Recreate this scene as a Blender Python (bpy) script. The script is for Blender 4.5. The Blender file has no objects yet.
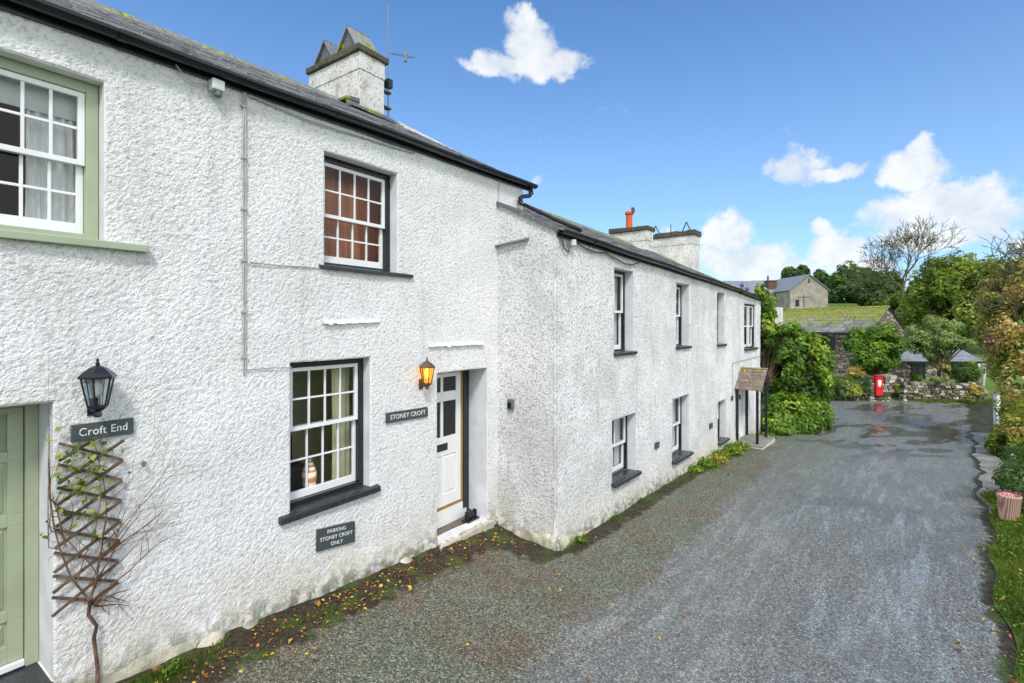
import bpy, math, random
import numpy as np
from mathutils import Vector, noise, Matrix
random.seed(7); rng = np.random.default_rng(7)
C = bpy.data.collections.new('place'); bpy.context.scene.collection.children.link(C)
SC = bpy.context.scene
def sm(a, b, x):
    t = min(1, max(0, (x-a)/(b-a))); return t*t*(3-2*t)
def lerp(a, b, t): return a+(b-a)*t
def N3(x, y, z): return noise.noise(Vector((x, y, z)))
# ------------------------------------------------------------------ materials
class NT:
    def __init__(s, name):
        s.m = bpy.data.materials.new(name); s.m.use_nodes = True; s.t = s.m.node_tree; s.t.nodes.clear()
        s.out = s.n('ShaderNodeOutputMaterial')
    def n(s, typ, **k):
        o = s.t.nodes.new(typ)
        for a, v in k.items():
            if a.startswith('i_'):
                key = a[2:]; key = int(key) if key.isdigit() else key.replace('_', ' ')
                if isinstance(v, bpy.types.NodeSocket): s.t.links.new(v, o.inputs[key])
                else: o.inputs[key].default_value = v
            else: setattr(o, a, v)
        return o
    def link(s, a, b): s.t.links.new(a, b)
    def co(s): return s.n('ShaderNodeTexCoord').outputs['Object']
    def geo(s): return s.n('ShaderNodeNewGeometry').outputs['Position']
    def noise(s, scale, detail=4, rough=.55, vec=None, dist=0):
        o = s.n('ShaderNodeTexNoise', i_Scale=scale, i_Detail=detail, i_Roughness=rough, i_Distortion=dist)
        s.link(vec if vec is not None else s.geo(), o.inputs['Vector']); return o.outputs['Fac']
    def vor(s, scale, feature='F1', vec=None, out='Distance', rnd=1):
        o = s.n('ShaderNodeTexVoronoi', feature=feature, i_Scale=scale, i_Randomness=rnd)
        s.link(vec if vec is not None else s.geo(), o.inputs['Vector']); return o.outputs[out]
    def ramp(s, fac, stops):
        o = s.n('ShaderNodeValToRGB'); r = o.color_ramp
        while len(r.elements) < len(stops): r.elements.new(.5)
        for e, (p, c) in zip(r.elements, stops):
            e.position = p; e.color = (c[0], c[1], c[2], 1) if isinstance(c, (tuple, list)) else (c, c, c, 1)
        s.link(fac, o.inputs[0]); return o.outputs[0]
    def mix(s, fac, a, b, bt='MIX'):
        o = s.n('ShaderNodeMix', data_type='RGBA', blend_type=bt)
        for v, i in ((fac, 0), (a, 6), (b, 7)):
            if isinstance(v, bpy.types.NodeSocket): s.link(v, o.inputs[i])
            else: o.inputs[i].default_value = v if i == 0 else ((v[0], v[1], v[2], 1) if isinstance(v, (tuple, list)) else (v, v, v, 1))
        return o.outputs[2]
    def math(s, op, a, b=0, clamp=False):
        o = s.n('ShaderNodeMath', operation=op, use_clamp=clamp)
        for v, i in ((a, 0), (b, 1)):
            if isinstance(v, bpy.types.NodeSocket): s.link(v, o.inputs[i])
            else: o.inputs[i].default_value = v
        return o.outputs[0]
    def mr(s, v, a, b, c=0, d=1):
        o = s.n('ShaderNodeMapRange', interpolation_type='SMOOTHSTEP', i_From_Min=a, i_From_Max=b, i_To_Min=c, i_To_Max=d)
        s.link(v, o.inputs[0]); return o.outputs[0]
    def attr(s, name, out='Fac'): return s.n('ShaderNodeAttribute', attribute_name=name).outputs[out]
    def bump(s, h, st=.5, dist=.01, nrm=None):
        o = s.n('ShaderNodeBump', i_Strength=st, i_Distance=dist); s.link(h, o.inputs['Height'])
        if nrm is not None: s.link(nrm, o.inputs['Normal'])
        return o.outputs[0]
    def pbr(s, col, rough=.6, nrm=None, spec=.5, metal=0, emit=None, es=0, finish=True):
        o = s.n('ShaderNodeBsdfPrincipled')
        for v, k in ((col, 'Base Color'), (rough, 'Roughness'), (spec, 'Specular IOR Level'), (metal, 'Metallic')):
            if isinstance(v, bpy.types.NodeSocket): s.link(v, o.inputs[k])
            else: o.inputs[k].default_value = (v[0], v[1], v[2], 1) if k == 'Base Color' else v
        if nrm is not None: s.link(nrm, o.inputs['Normal'])
        if emit: o.inputs['Emission Color'].default_value = (*emit, 1); o.inputs['Emission Strength'].default_value = es
        if finish: s.link(o.outputs[0], s.out.inputs[0])
        return o
M = {}
def simple(name, col, rough=.6, var=.25, scale=8, bump=.0, spec=.5, metal=0, emit=None, es=0):
    t = NT(name); n = t.noise(scale, 5)
    lo = tuple(c*(1-var) for c in col); hi = tuple(min(1, c*(1+var*.6)) for c in col)
    t.pbr(t.ramp(n, [(.3, lo), (.7, hi)]), t.mr(n, .3, .7, rough*.85, min(1, rough*1.1)), t.bump(t.noise(scale*9, 3), .4, bump) if bump else None, spec, metal, emit, es)
    M[name] = t.m; return t.m
def render_wall(name, grime, dark):
    t = NT(name); gh = t.attr('gh'); 
    g1 = t.noise(1.3, 6, .65); g2 = t.noise(5, 5, .6)
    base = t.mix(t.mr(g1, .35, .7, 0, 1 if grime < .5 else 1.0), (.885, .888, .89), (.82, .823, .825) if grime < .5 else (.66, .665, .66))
    st = t.n('ShaderNodeMapping'); st.inputs['Scale'].default_value = (3.5, 3.5, .35); t.link(t.geo(), st.inputs[0])
    streak = t.mr(t.noise(1.6, 5, .65, st.outputs[0]), .52, .74)
    base = t.mix(t.math('MULTIPLY', streak, grime), base, (.50, .505, .48))
    pits = t.mr(t.noise(34 if dark < .5 else 30, 3, .65), .56 if dark < .5 else .52, .66 if dark < .5 else .61)
    base = t.mix(t.math('MULTIPLY', pits, dark), base, (.33, .335, .32))
    lowm = t.math('MULTIPLY', t.mr(gh, .75, .05), t.mr(g2, .3, .62))
    base = t.mix(t.math('MULTIPLY', lowm, .55), base, (.60, .54, .36))
    low2 = t.math('MULTIPLY', t.mr(gh, .30, .0), t.mr(t.noise(9, 5, .65), .42, .58))
    base = t.mix(t.math('MULTIPLY', low2, .85), base, (.17, .17, .09))
    patch = t.mr(t.noise(.9, 3, .5, dist=1.5), .50, .56); base = t.mix(t.math('MULTIPLY', patch, .22), base, (.66, .66, .65))
    cav = t.attr('cav'); base = t.mix(t.mr(cav, .40, .0, 0, .45), base, (.40, .40, .41))  # recesses of the roughcast tinted darker, shade put into the colour
    b1 = t.bump(t.noise(72, 3, .7), 1, .014)
    b2 = t.bump(t.noise(150, 2, .6), .6, .006, b1)
    t.pbr(base, .85, b2, .2); M[name] = t.m
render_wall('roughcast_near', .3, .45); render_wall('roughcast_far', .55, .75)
def plaster():
    t = NT('smooth_plaster'); n = t.noise(4, 5)
    c = t.mix(t.mr(n, .35, .7), (.74, .755, .78), (.62, .63, .645))
    t.pbr(c, .7, t.bump(t.noise(30, 4), .4, .004), .3); M['plaster'] = t.m
plaster()
def slate():
    t = NT('roof_slates'); ri = t.attr('tint')
    c = t.ramp(ri, [(0, (.09, .095, .105)), (.5, (.16, .165, .175)), (1, (.26, .26, .27))])
    lich = t.mr(t.noise(22, 5, .65), .55, .68)
    c = t.mix(t.math('MULTIPLY', lich, .8), c, (.42, .43, .42))
    moss = t.mr(t.math('ADD', t.noise(3.5, 6, .65), t.math('MULTIPLY', t.attr('moss'), .28)), .60, .68)
    c = t.mix(moss, c, t.ramp(t.noise(14, 3), [(.35, (.08, .10, .015)), (.65, (.34, .35, .045))]))
    t.pbr(c, t.mr(t.noise(7, 3), .3, .7, .35, .7), t.bump(t.noise(45, 4), .6, .008)); M['slates'] = t.m
slate()
def porchslate():
    t = NT('porch_slates'); c = t.ramp(t.attr('tint'), [(0, (.12, .085, .065)), (.5, (.22, .165, .13)), (1, (.34, .29, .25))])
    c = t.mix(t.mr(t.noise(16, 4), .55, .68, 0, .8), c, (.38, .36, .32)); c = t.mix(t.mr(t.math('ADD', t.noise(6, 5), t.math('MULTIPLY', t.attr('moss'), .4)), .66, .76), c, (.36, .30, .04))
    t.pbr(c, .6, t.bump(t.noise(45, 4), .6, .008)); M['porch_slates'] = t.m
porchslate()
def stonewall():
    t = NT('rubble_stone'); m = t.n('ShaderNodeMapping'); m.inputs['Scale'].default_value = (1, 1, 2.1); t.link(t.geo(), m.inputs[0])
    v = t.vor(2.6, 'DISTANCE_TO_EDGE', m.outputs[0]); cc = t.vor(2.6, 'F1', m.outputs[0], 'Color')
    g = t.n('ShaderNodeSeparateColor'); t.link(cc, g.inputs[0])
    c = t.ramp(g.outputs[0], [(0, (.09, .08, .07)), (.5, (.22, .185, .15)), (1, (.42, .37, .31))])
    c = t.mix(t.mr(v, .07, .01), c, (.03, .028, .025)); c = t.mix(t.mr(t.noise(3, 5), .55, .65, 0, .6), c, (.12, .14, .05))
    t.pbr(c, .85, t.bump(t.mr(v, 0, .15), 1, .04)); M['stone'] = t.m
stonewall()
def stonepiece():
    t = NT('field_stone'); c = t.ramp(t.attr('tint'), [(0, (.04, .033, .027)), (.4, (.12, .095, .07)), (.7, (.24, .21, .17)), (1, (.62, .60, .56))])
    c = t.mix(t.mr(t.noise(4, 5), .52, .64), c, (.10, .13, .03))
    t.pbr(c, .85, t.bump(t.noise(14, 4), .7, .02)); M['fieldstone'] = t.m
stonepiece()
def road():
    t = NT('wet_tarmac'); gr = t.attr('gravel'); dirt = t.attr('dirt'); tr = t.attr('track_sheen')
    big = t.noise(.55, 6, .6); mid = t.noise(3, 6, .65)
    mp = t.n('ShaderNodeMapping', vector_type='TEXTURE'); mp.inputs['Rotation'].default_value = (0, 0, math.radians(51.7)); mp.inputs['Scale'].default_value = (7, 1, 1); t.link(t.geo(), mp.inputs[0])
    mpn = t.n('ShaderNodeMapping', vector_type='TEXTURE'); mpn.inputs['Rotation'].default_value = (0, 0, math.radians(35)); mpn.inputs['Scale'].default_value = (2.2, .8, 1); t.link(t.geo(), mpn.inputs[0]); mp2 = mpn.outputs[0]
    stk = t.mr(t.noise(5.5, 8, .74, mp.outputs[0], .5), .42, .64)
    ag = t.vor(75, 'F1'); agc = t.vor(75, 'F1', out='Color'); sep = t.n('ShaderNodeSeparateColor'); t.link(agc, sep.inputs[0])
    speck = sep.outputs[0]
    tar = t.ramp(speck, [(0, (.06, .062, .058)), (.5, (.165, .170, .160)), (.85, (.27, .276, .26)), (1, (.48, .49, .47))])
    tar = t.mix(t.mr(stk, 1, 0, 0, .28), tar, (.06, .063, .061))
    grv = t.ramp(speck, [(0, (.045, .050, .034)), (.45, (.11, .12, .082)), (.8, (.185, .195, .145)), (1, (.36, .37, .31))])
    grv = t.mix(t.mr(t.noise(1.1, 5, .6), .42, .60, 0, .8), grv, t.ramp(speck, [(0, (.055, .040, .028)), (.6, (.15, .115, .08)), (1, (.30, .25, .19))]))
    grv = t.mix(t.mr(t.noise(2.2, 5, .65), .56, .70, 0, .45), grv, (.07, .085, .03))
    gm = t.mr(t.math('ADD', gr, t.math('MULTIPLY', t.math('SUBTRACT', mid, .5), .9)), .3, .7)
    tar = t.mix(t.math('MULTIPLY', t.math('MULTIPLY', tr, t.mr(stk, 0, 1, .3, 1)), .38), tar, t.mix(.5, tar, (.42, .435, .43))); c = t.mix(gm, tar, grv)  # pale sky sheen painted into the tarmac colour, broken up by streaks
    soil = t.ramp(t.noise(25, 5, .7), [(.35, (.016, .012, .008)), (.62, (.06, .042, .026)), (.75, (.11, .09, .05))])
    soil = t.mix(t.mr(t.noise(4.5, 5, .65), .48, .60), soil, t.ramp(t.noise(60, 3), [(.35, (.02, .035, .008)), (.7, (.10, .14, .02))]))
    dm = t.mr(t.math('ADD', dirt, t.math('MULTIPLY', t.math('SUBTRACT', t.noise(7, 5, .65), .5), 1.1)), .38, .62)
    c = t.mix(dm, c, soil)
    wetn = t.math('ADD', t.math('MULTIPLY', big, .6), t.math('MULTIPLY', mid, .4))
    wet = t.math('MULTIPLY', t.math('MULTIPLY', t.math('MULTIPLY', t.math('ADD', t.mr(wetn, .36, .56), tr, True), t.math('ADD', .35, t.math('MULTIPLY', stk, .65))), t.math('SUBTRACT', 1, gm)), t.math('SUBTRACT', 1, dm))
    pud = t.math('MULTIPLY', t.mr(t.noise(.8, 5, .6, mp2, .6), .53, .58), t.attr('pud'))
    c = t.mix(t.math('MULTIPLY', pud, .55), c, (.02, .021, .024))
    rough = t.math('SUBTRACT', t.mr(wet, 0, 1, .52, .15), t.math('MULTIPLY', pud, .22), True)
    h = t.math('MULTIPLY', t.math('SUBTRACT', 1, ag), t.math('SUBTRACT', 1, t.math('MAXIMUM', t.math('MULTIPLY', pud, .95), t.math('MULTIPLY', wet, .95))))
    b = t.bump(h, 1, .007); b2 = t.bump(t.math('MULTIPLY', t.noise(32, 4, .65), t.math('SUBTRACT', 1, t.math('MAXIMUM', pud, t.math('MULTIPLY', wet, .8)))), .7, .009, b)
    t.pbr(c, rough, b2, t.mr(wet, 0, 1, .30, .9)); M['road'] = t.m
road()
def ground():
    t = NT('grassy_ground'); c = t.ramp(t.noise(1.5, 6, .65), [(.3, (.05, .09, .015)), (.6, (.11, .18, .03)), (.8, (.20, .22, .05))])
    t.pbr(c, .9, t.bump(t.noise(18, 4), .8, .03)); M['ground'] = t.m
ground()
leafdone = {}
def leafmat(name, stops, trans=.4, rough=.5):
    t = NT(name); c = t.ramp(t.attr('tint'), stops)
    p = t.pbr(c, rough, None, .35, finish=False); tr = t.n('ShaderNodeBsdfTranslucent'); t.link(t.mix(.5, c, (.25, .35, .03)), tr.inputs[0])
    ms = t.n('ShaderNodeMixShader'); ms.inputs[0].default_value = trans
    t.link(p.outputs[0], ms.inputs[1]); t.link(tr.outputs[0], ms.inputs[2]); t.link(ms.outputs[0], t.out.inputs[0]); M[name] = t.m
leafmat('leaf_bright', [(0, (.035, .085, .010)), (.5, (.13, .27, .025)), (.8, (.30, .44, .045)), (1, (.60, .66, .10))])
leafmat('leaf_dark', [(0, (0.020, 0.051, 0.017)), (.5, (0.060, 0.136, 0.031)), (1, (0.170, 0.272, 0.051))])
leafmat('leaf_olive', [(0, (.05, .09, .014)), (.5, (.20, .29, .035)), (1, (.50, .54, .08))])
leafmat('leaf_autumn', [(0, (.07, .10, .015)), (.22, (.18, .24, .03)), (.45, (.42, .40, .07)), (.65, (.62, .50, .12)), (.82, (.52, .27, .09)), (1, (.80, .66, .30))])
leafmat('leaf_pale', [(0, (.09, .15, .04)), (.5, (.28, .38, .12)), (1, (.58, .64, .28))])
leafmat('leaf_fallen', [(0, (.09, .04, .015)), (.35, (.34, .12, .03)), (.6, (.45, .17, .04)), (.8, (.62, .36, .04)), (1, (.75, .55, .07))], .1)
leafmat('grass', [(0, (.035, .075, .012)), (.5, (.11, .21, .025)), (.85, (.24, .34, .05)), (1, (.42, .40, .14))])
leafmat('petal_pink', [(0, (.45, .03, .15)), (1, (.8, .25, .42))])
def bark(name, a, b):
    t = NT(name); c = t.ramp(t.noise(9, 5), [(.35, a), (.65, b)]); t.pbr(c, .9, t.bump(t.noise(40, 4), .7, .01)); M[name] = t.m
bark('bark', (.05, .042, .03), (.14, .12, .085)); bark('bark_moss', (.06, .055, .03), (.17, .16, .08)); bark('vine_bark', (.07, .035, .022), (.20, .11, .07)); bark('trellis_wood', (.055, .04, .028), (.17, .12, .08))
def glass():
    t = NT('window_glass'); f = t.n('ShaderNodeFresnel', i_IOR=1.55); tr = t.n('ShaderNodeBsdfTransparent'); tr.inputs[0].default_value = (.93, .95, .95, 1)
    g = t.n('ShaderNodeBsdfGlossy', i_Roughness=.01); t.link(t.bump(t.noise(3, 2), .25, .01), g.inputs['Normal'])
    ms = t.n('ShaderNodeMixShader'); t.link(t.math('MULTIPLY', f.outputs[0], .62, True), ms.inputs[0]); t.link(tr.outputs[0], ms.inputs[1]); t.link(g.outputs[0], ms.inputs[2]); t.link(ms.outputs[0], t.out.inputs[0]); M['glass'] = t.m
glass()
BOARDS = 1
for a in [('white_paint', (.80, .81, .82), .35, .06, 5), ('black_paint', (.012, .016, .022), .25, .3, 6), ('sage_paint', (.36, .41, .29), .4, .10, 4),
          ('black_plastic', (.010, .012, .018), .22, .3, 3), ('slate_slab', (.030, .036, .042), .28, .35, 9, .006), ('sign_slate', (.060, .078, .082), .4, .15, 12),
          ('brass_gold', (.38, .25, .06), .4, .1, 5), ('lettering', (.78, .78, .74), .5, .05, 5), ('concrete', (.24, .24, .215), .7, .3, 6, .006), ('pale_concrete', (.52, .50, .42), .8, .25, 6, .01),
          ('step_stone', (.13, .095, .06), .3, .5, 7, .006), ('grey_cable', (.42, .43, .42), .6, .2, 10), ('lead_grey', (.13, .14, .15), .5, .3, 10), ('mast_grey', (.20, .21, .22), .4, .2, 10),
          ('terracotta_red', (.62, .10, .035), .7, .25, 8), ('mossy_cap', (.085, .08, .05), .9, .6, 9, .015), ('chimney_render', (.62, .62, .60), .9, .35, 5, .015),
          ('red_enamel', (.62, .012, .018), .3, .1, 5), ('old_render', (.33, .31, .26), .9, .35, 1.2, .01), ('pale_slate', (.22, .24, .26), .5, .25, 3, .01),
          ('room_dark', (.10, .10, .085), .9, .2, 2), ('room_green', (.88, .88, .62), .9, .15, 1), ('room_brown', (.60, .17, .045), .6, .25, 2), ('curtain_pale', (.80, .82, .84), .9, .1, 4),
          ('blind_white', (.66, .70, .72), .9, .05, 4), ('sofa_dark', (.02, .02, .022), .8, .2, 4), ('weathered_wood', (.36, .31, .24), .8, .3, 9, .005), ('pink_clay', (.58, .36, .30), .7, .15, 9, .004),
          ('blue_glaze', (.03, .12, .42), .3, .2, 5), ('bulb_glass', (.75, .72, .66), .2, .05, 4), ('rust_iron', (.12, .06, .03), .6, .4, 8), ('pale_grey_box', (.60, .62, .63), .5, .05, 5)]: simple(*a)
simple('apron', (.26, .25, .22), .6, .6, 2.2, .012)
simple('lamp_glow', (1, .62, .18), .5, .05, 5, emit=(1, .48, .08), es=5)
def lampglass():
    t = NT('amber_glass'); tr = t.n('ShaderNodeBsdfTransparent'); tr.inputs[0].default_value = (1, .78, .35, 1); e = t.n('ShaderNodeEmission', i_Strength=.55); e.inputs[0].default_value = (1, .42, .05, 1)
    a = t.n('ShaderNodeAddShader'); t.link(tr.outputs[0], a.inputs[0]); t.link(e.outputs[0], a.inputs[1]); t.link(a.outputs[0], t.out.inputs[0]); M['amber_glass'] = t.m
lampglass()
def vasemat():
    t = NT('striped_vase'); w = t.n('ShaderNodeTexWave', wave_type='RINGS', rings_direction='SPHERICAL', i_Scale=9., i_Distortion=1.2)
    t.link(t.co(), w.inputs['Vector']); t.pbr(t.ramp(w.outputs['Fac'], [(.15, (.50, .24, .12)), (.5, (.88, .66, .46)), (.9, (.95, .86, .70))]), .35); M['vase'] = t.m
vasemat()
def gingham():
    t = NT('pink_ribbed_clay'); w = t.n('ShaderNodeTexWave', i_Scale=14.); t.link(t.geo(), w.inputs['Vector'])
    t.pbr(t.ramp(w.outputs['Fac'], [(.2, (.42, .22, .18)), (.8, (.68, .46, .40))]), .7, t.bump(w.outputs['Fac'], .8, .01)); M['ribbed'] = t.m
gingham()
def chim():
    t = NT('chimney_render'); c = t.mix(t.mr(t.noise(2.5, 5), .35, .65), (.78, .77, .74), (.60, .59, .56)); c = t.mix(t.mr(t.noise(24, 4, .65), .54, .62, 0, .8), c, (.26, .26, .25)); c = t.mix(t.mr(t.noise(5, 6, .7), .57, .66, 0, .6), c, (.30, .27, .20))
    t.pbr(c, .9, t.bump(t.noise(45, 4, .65), 1, .02)); M['chimney_render'] = t.m
chim()
def boards():
    t = NT('room_brown'); m = t.n('ShaderNodeMapping', vector_type='TEXTURE'); m.inputs['Scale'].default_value = (.12, .12, 1.5); t.link(t.geo(), m.inputs[0])
    c = t.ramp(t.noise(1, 4, .6, m.outputs[0]), [(.35, (.30, .075, .02)), (.55, (.60, .19, .05)), (.7, (.80, .32, .10))]); t.pbr(c, .35); M['room_brown'] = t.m
boards()
# ------------------------------------------------------------------ mesh helpers
class MB:
    def __init__(s): s.v = []; s.f = []; s.mi = []; s.at = {}; s.smooth = False
    def add(s, vs, fs, mi=0, **at):
        b = len(s.v); s.v.extend([tuple(v) for v in vs]); s.f.extend([tuple(i+b for i in f) for f in fs]); s.mi.extend([mi]*len(fs))
        for k, val in at.items(): s.at.setdefault(k, {}).update({b+i: val for i in range(len(vs))})
        return b
    def hexa(s, p, mi=0, **at):   # p: 8 points, bottom 4 ccw, top 4 ccw
        s.add(p, [(3, 2, 1, 0), (4, 5, 6, 7), (0, 1, 5, 4), (1, 2, 6, 5), (2, 3, 7, 6), (3, 0, 4, 7)], mi, **at)
    def box(s, x0, x1, y0, y1, z0, z1, mi=0, **at):
        s.hexa([(x0, y0, z0), (x1, y0, z0), (x1, y1, z0), (x0, y1, z0), (x0, y0, z1), (x1, y0, z1), (x1, y1, z1), (x0, y1, z1)], mi, **at)
    def fbox(s, F, s0, s1, o0, o1, z0, z1, mi=0, **at):
        s.hexa([F(s0, o1, z0), F(s1, o1, z0), F(s1, o0, z0), F(s0, o0, z0), F(s0, o1, z1), F(s1, o1, z1), F(s1, o0, z1), F(s0, o0, z1)], mi, **at)
    def tube(s, pts, r, n=6, mi=0, **at):
        pts = [Vector(p) for p in pts]; rr = r if isinstance(r, (list, tuple)) else [r]*len(pts); vs = []; up = None
        for i, p in enumerate(pts):
            d = (pts[min(i+1, len(pts)-1)]-pts[max(i-1, 0)]); d = d.normalized() if d.length > 1e-9 else Vector((0, 0, 1))
            if up is None: up = Vector((0, 0, 1)) if abs(d.z) < .9 else Vector((1, 0, 0))
            a = d.cross(up); a = a.normalized() if a.length > 1e-6 else d.orthogonal().normalized(); b = a.cross(d).normalized(); up = b
            for k in range(n):
                t = 2*math.pi*k/n; vs.append(p+(a*math.cos(t)+b*math.sin(t))*rr[i])
        fs = [(i*n+k, i*n+(k+1) % n, (i+1)*n+(k+1) % n, (i+1)*n+k) for i in range(len(pts)-1) for k in range(n)]
        fs += [tuple(range(n)), tuple(reversed(range((len(pts)-1)*n, len(pts)*n)))]
        s.add(vs, fs, mi, **at)
    def lathe(s, c, prof, n=12, rot=0, mi=0, cap=True, **at):
        vs = [(c[0]+r*math.cos(rot+2*math.pi*k/n), c[1]+r*math.sin(rot+2*math.pi*k/n), c[2]+z) for r, z in prof for k in range(n)]
        fs = [(i*n+k, i*n+(k+1) % n, (i+1)*n+(k+1) % n, (i+1)*n+k) for i in range(len(prof)-1) for k in range(n)]
        if cap: fs += [tuple(reversed(range(n))), tuple(range((len(prof)-1)*n, len(prof)*n))]
        s.add(vs, fs, mi, **at)
def tag(o, label=None, cat=None, group=None, kind=None):
    if label: o['label'] = label
    if cat: o['category'] = cat
    if group: o['group'] = group
    if kind: o['kind'] = kind
    return o
ORG = {}
def empty(name, loc, label, cat, group=None):
    o = bpy.data.objects.new(name, None); C.objects.link(o); o.location = loc; o.empty_display_size = .2; ORG[o] = Vector(loc)
    return tag(o, label, cat, group)
def finish(name, me, mats, parent, org):
    for m in (mats if isinstance(mats, (list, tuple)) else [mats]): me.materials.append(M[m])
    o = bpy.data.objects.new(name, me); C.objects.link(o); ORG[o] = Vector(org)
    if parent is not None: o.parent = parent
    else: o.location = org
    return o
def obj(name, mb, mats, parent=None, org=None, bevel=0, smooth=None):
    vs = mb.v
    if org is None:
        if parent is not None: org = ORG[parent]
        else:
            a = np.array(vs); org = Vector((a[:, 0].mean(), a[:, 1].mean(), a[:, 2].min()))
    org = Vector(org); a = np.array(vs)-np.array(org)
    me = bpy.data.meshes.new(name); me.from_pydata([tuple(p) for p in a], [], mb.f)
    if max(mb.mi, default=0) > 0: me.polygons.foreach_set('material_index', mb.mi)
    for k, d in mb.at.items():
        at = me.attributes.new(k, 'FLOAT', 'POINT'); arr = np.zeros(len(vs)); 
        for i, v in d.items(): arr[i] = v
        at.data.foreach_set('value', arr)
    if smooth or mb.smooth: me.polygons.foreach_set('use_smooth', [True]*len(me.polygons))
    me.update()
    o = finish(name, me, mats, parent, org)
    if bevel:
        b = o.modifiers.new('bevel', 'BEVEL'); b.width = bevel; b.segments = 2; b.limit_method = 'ANGLE'
    return o
def npmesh(name, V, quads, mats, attrs, parent=None, org=None, smooth=False):
    if org is None: org = ORG[parent] if parent is not None else Vector((V[:, 0].mean(), V[:, 1].mean(), V[:, 2].min()))
    V = V-np.array(org); me = bpy.data.meshes.new(name); nf, k = quads.shape
    me.vertices.add(len(V)); me.vertices.foreach_set('co', V.astype(np.float32).ravel())
    me.loops.add(nf*k); me.loops.foreach_set('vertex_index', quads.astype(np.int32).ravel())
    me.polygons.add(nf); me.polygons.foreach_set('loop_start', (np.arange(nf)*k).astype(np.int32))
    me.update(calc_edges=True); me.validate()
    for a, v in attrs.items():
        at = me.attributes.new(a, 'FLOAT', 'POINT'); at.data.foreach_set('value', np.asarray(v, dtype=np.float32))
    if smooth: me.polygons.foreach_set('use_smooth', [True]*len(me.polygons))
    return finish(name, me, mats, parent, org)
def frame(P, d):
    n = (d[1], -d[0])
    def F(s, o, z): return (P[0]+d[0]*s+n[0]*o, P[1]+d[1]*s+n[1]*o, z)
    F.P = P; F.d = d; F.n = n; return F
def unit(x, y): l = math.hypot(x, y); return (x/l, y/l)
d1 = unit(348, 500); n1 = (d1[1], -d1[0]); F1 = frame((-4.46*n1[0], -4.46*n1[1]), d1)
d2 = unit(398, 500); F2 = frame((.616, 6.845), d2)
IC = F1(6.03, 0, 0); ds = unit(.616-IC[0], 6.845-IC[1]); FS = frame((IC[0], IC[1]), ds); LS = math.hypot(.616-IC[0], 6.845-IC[1])
# ------------------------------------------------------------------ ground shape
GA = [(-400, 3.0), (-20, 1.6), (-3, .70), (1, .33), (4.4, .05), (5.8, -.085), (9.4, -.15), (11.7, -.21), (14.2, -.30), (17.3, -.46), (21, -.64), (26, -.80), (34, -.90), (60, -.95), (2000, -.95)]
def g(a):
    for (a0, z0), (a1, z1) in zip(GA, GA[1:]):
        if a <= a1: return lerp(z0, z1, (a-a0)/(a1-a0))
    return -.95
GX = np.array([p[0] for p in GA]); GZ = np.array([p[1] for p in GA])
RD = unit(.62, .785)
def ac(x, y): return x*RD[0]+y*RD[1], x*RD[1]-y*RD[0]
def XY(a, c): return a*RD[0]+c*RD[1], a*RD[1]-c*RD[0]
def w1o(x, y): return (x-F1.P[0])*F1.n[0]+(y-F1.P[1])*F1.n[1], (x-F1.P[0])*d1[0]+(y-F1.P[1])*d1[1]
def w2o(x, y): return (x-F2.P[0])*F2.n[0]+(y-F2.P[1])*F2.n[1], (x-F2.P[0])*d2[0]+(y-F2.P[1])*d2[1]
def gz(x, y):
    a, c = ac(x, y); z = g(a); o, s = w1o(x, y)
    if s < 6.6 and o > -2: z += .11*math.exp(-max(o, 0)/.45)*(1 if s < 6 else max(0, 1-(s-6)/.6))
    return z
def cedge(a): return .40+.062*a+.05*math.sin(a*1.3)+.04*math.sin(a*3.7+1)
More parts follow.
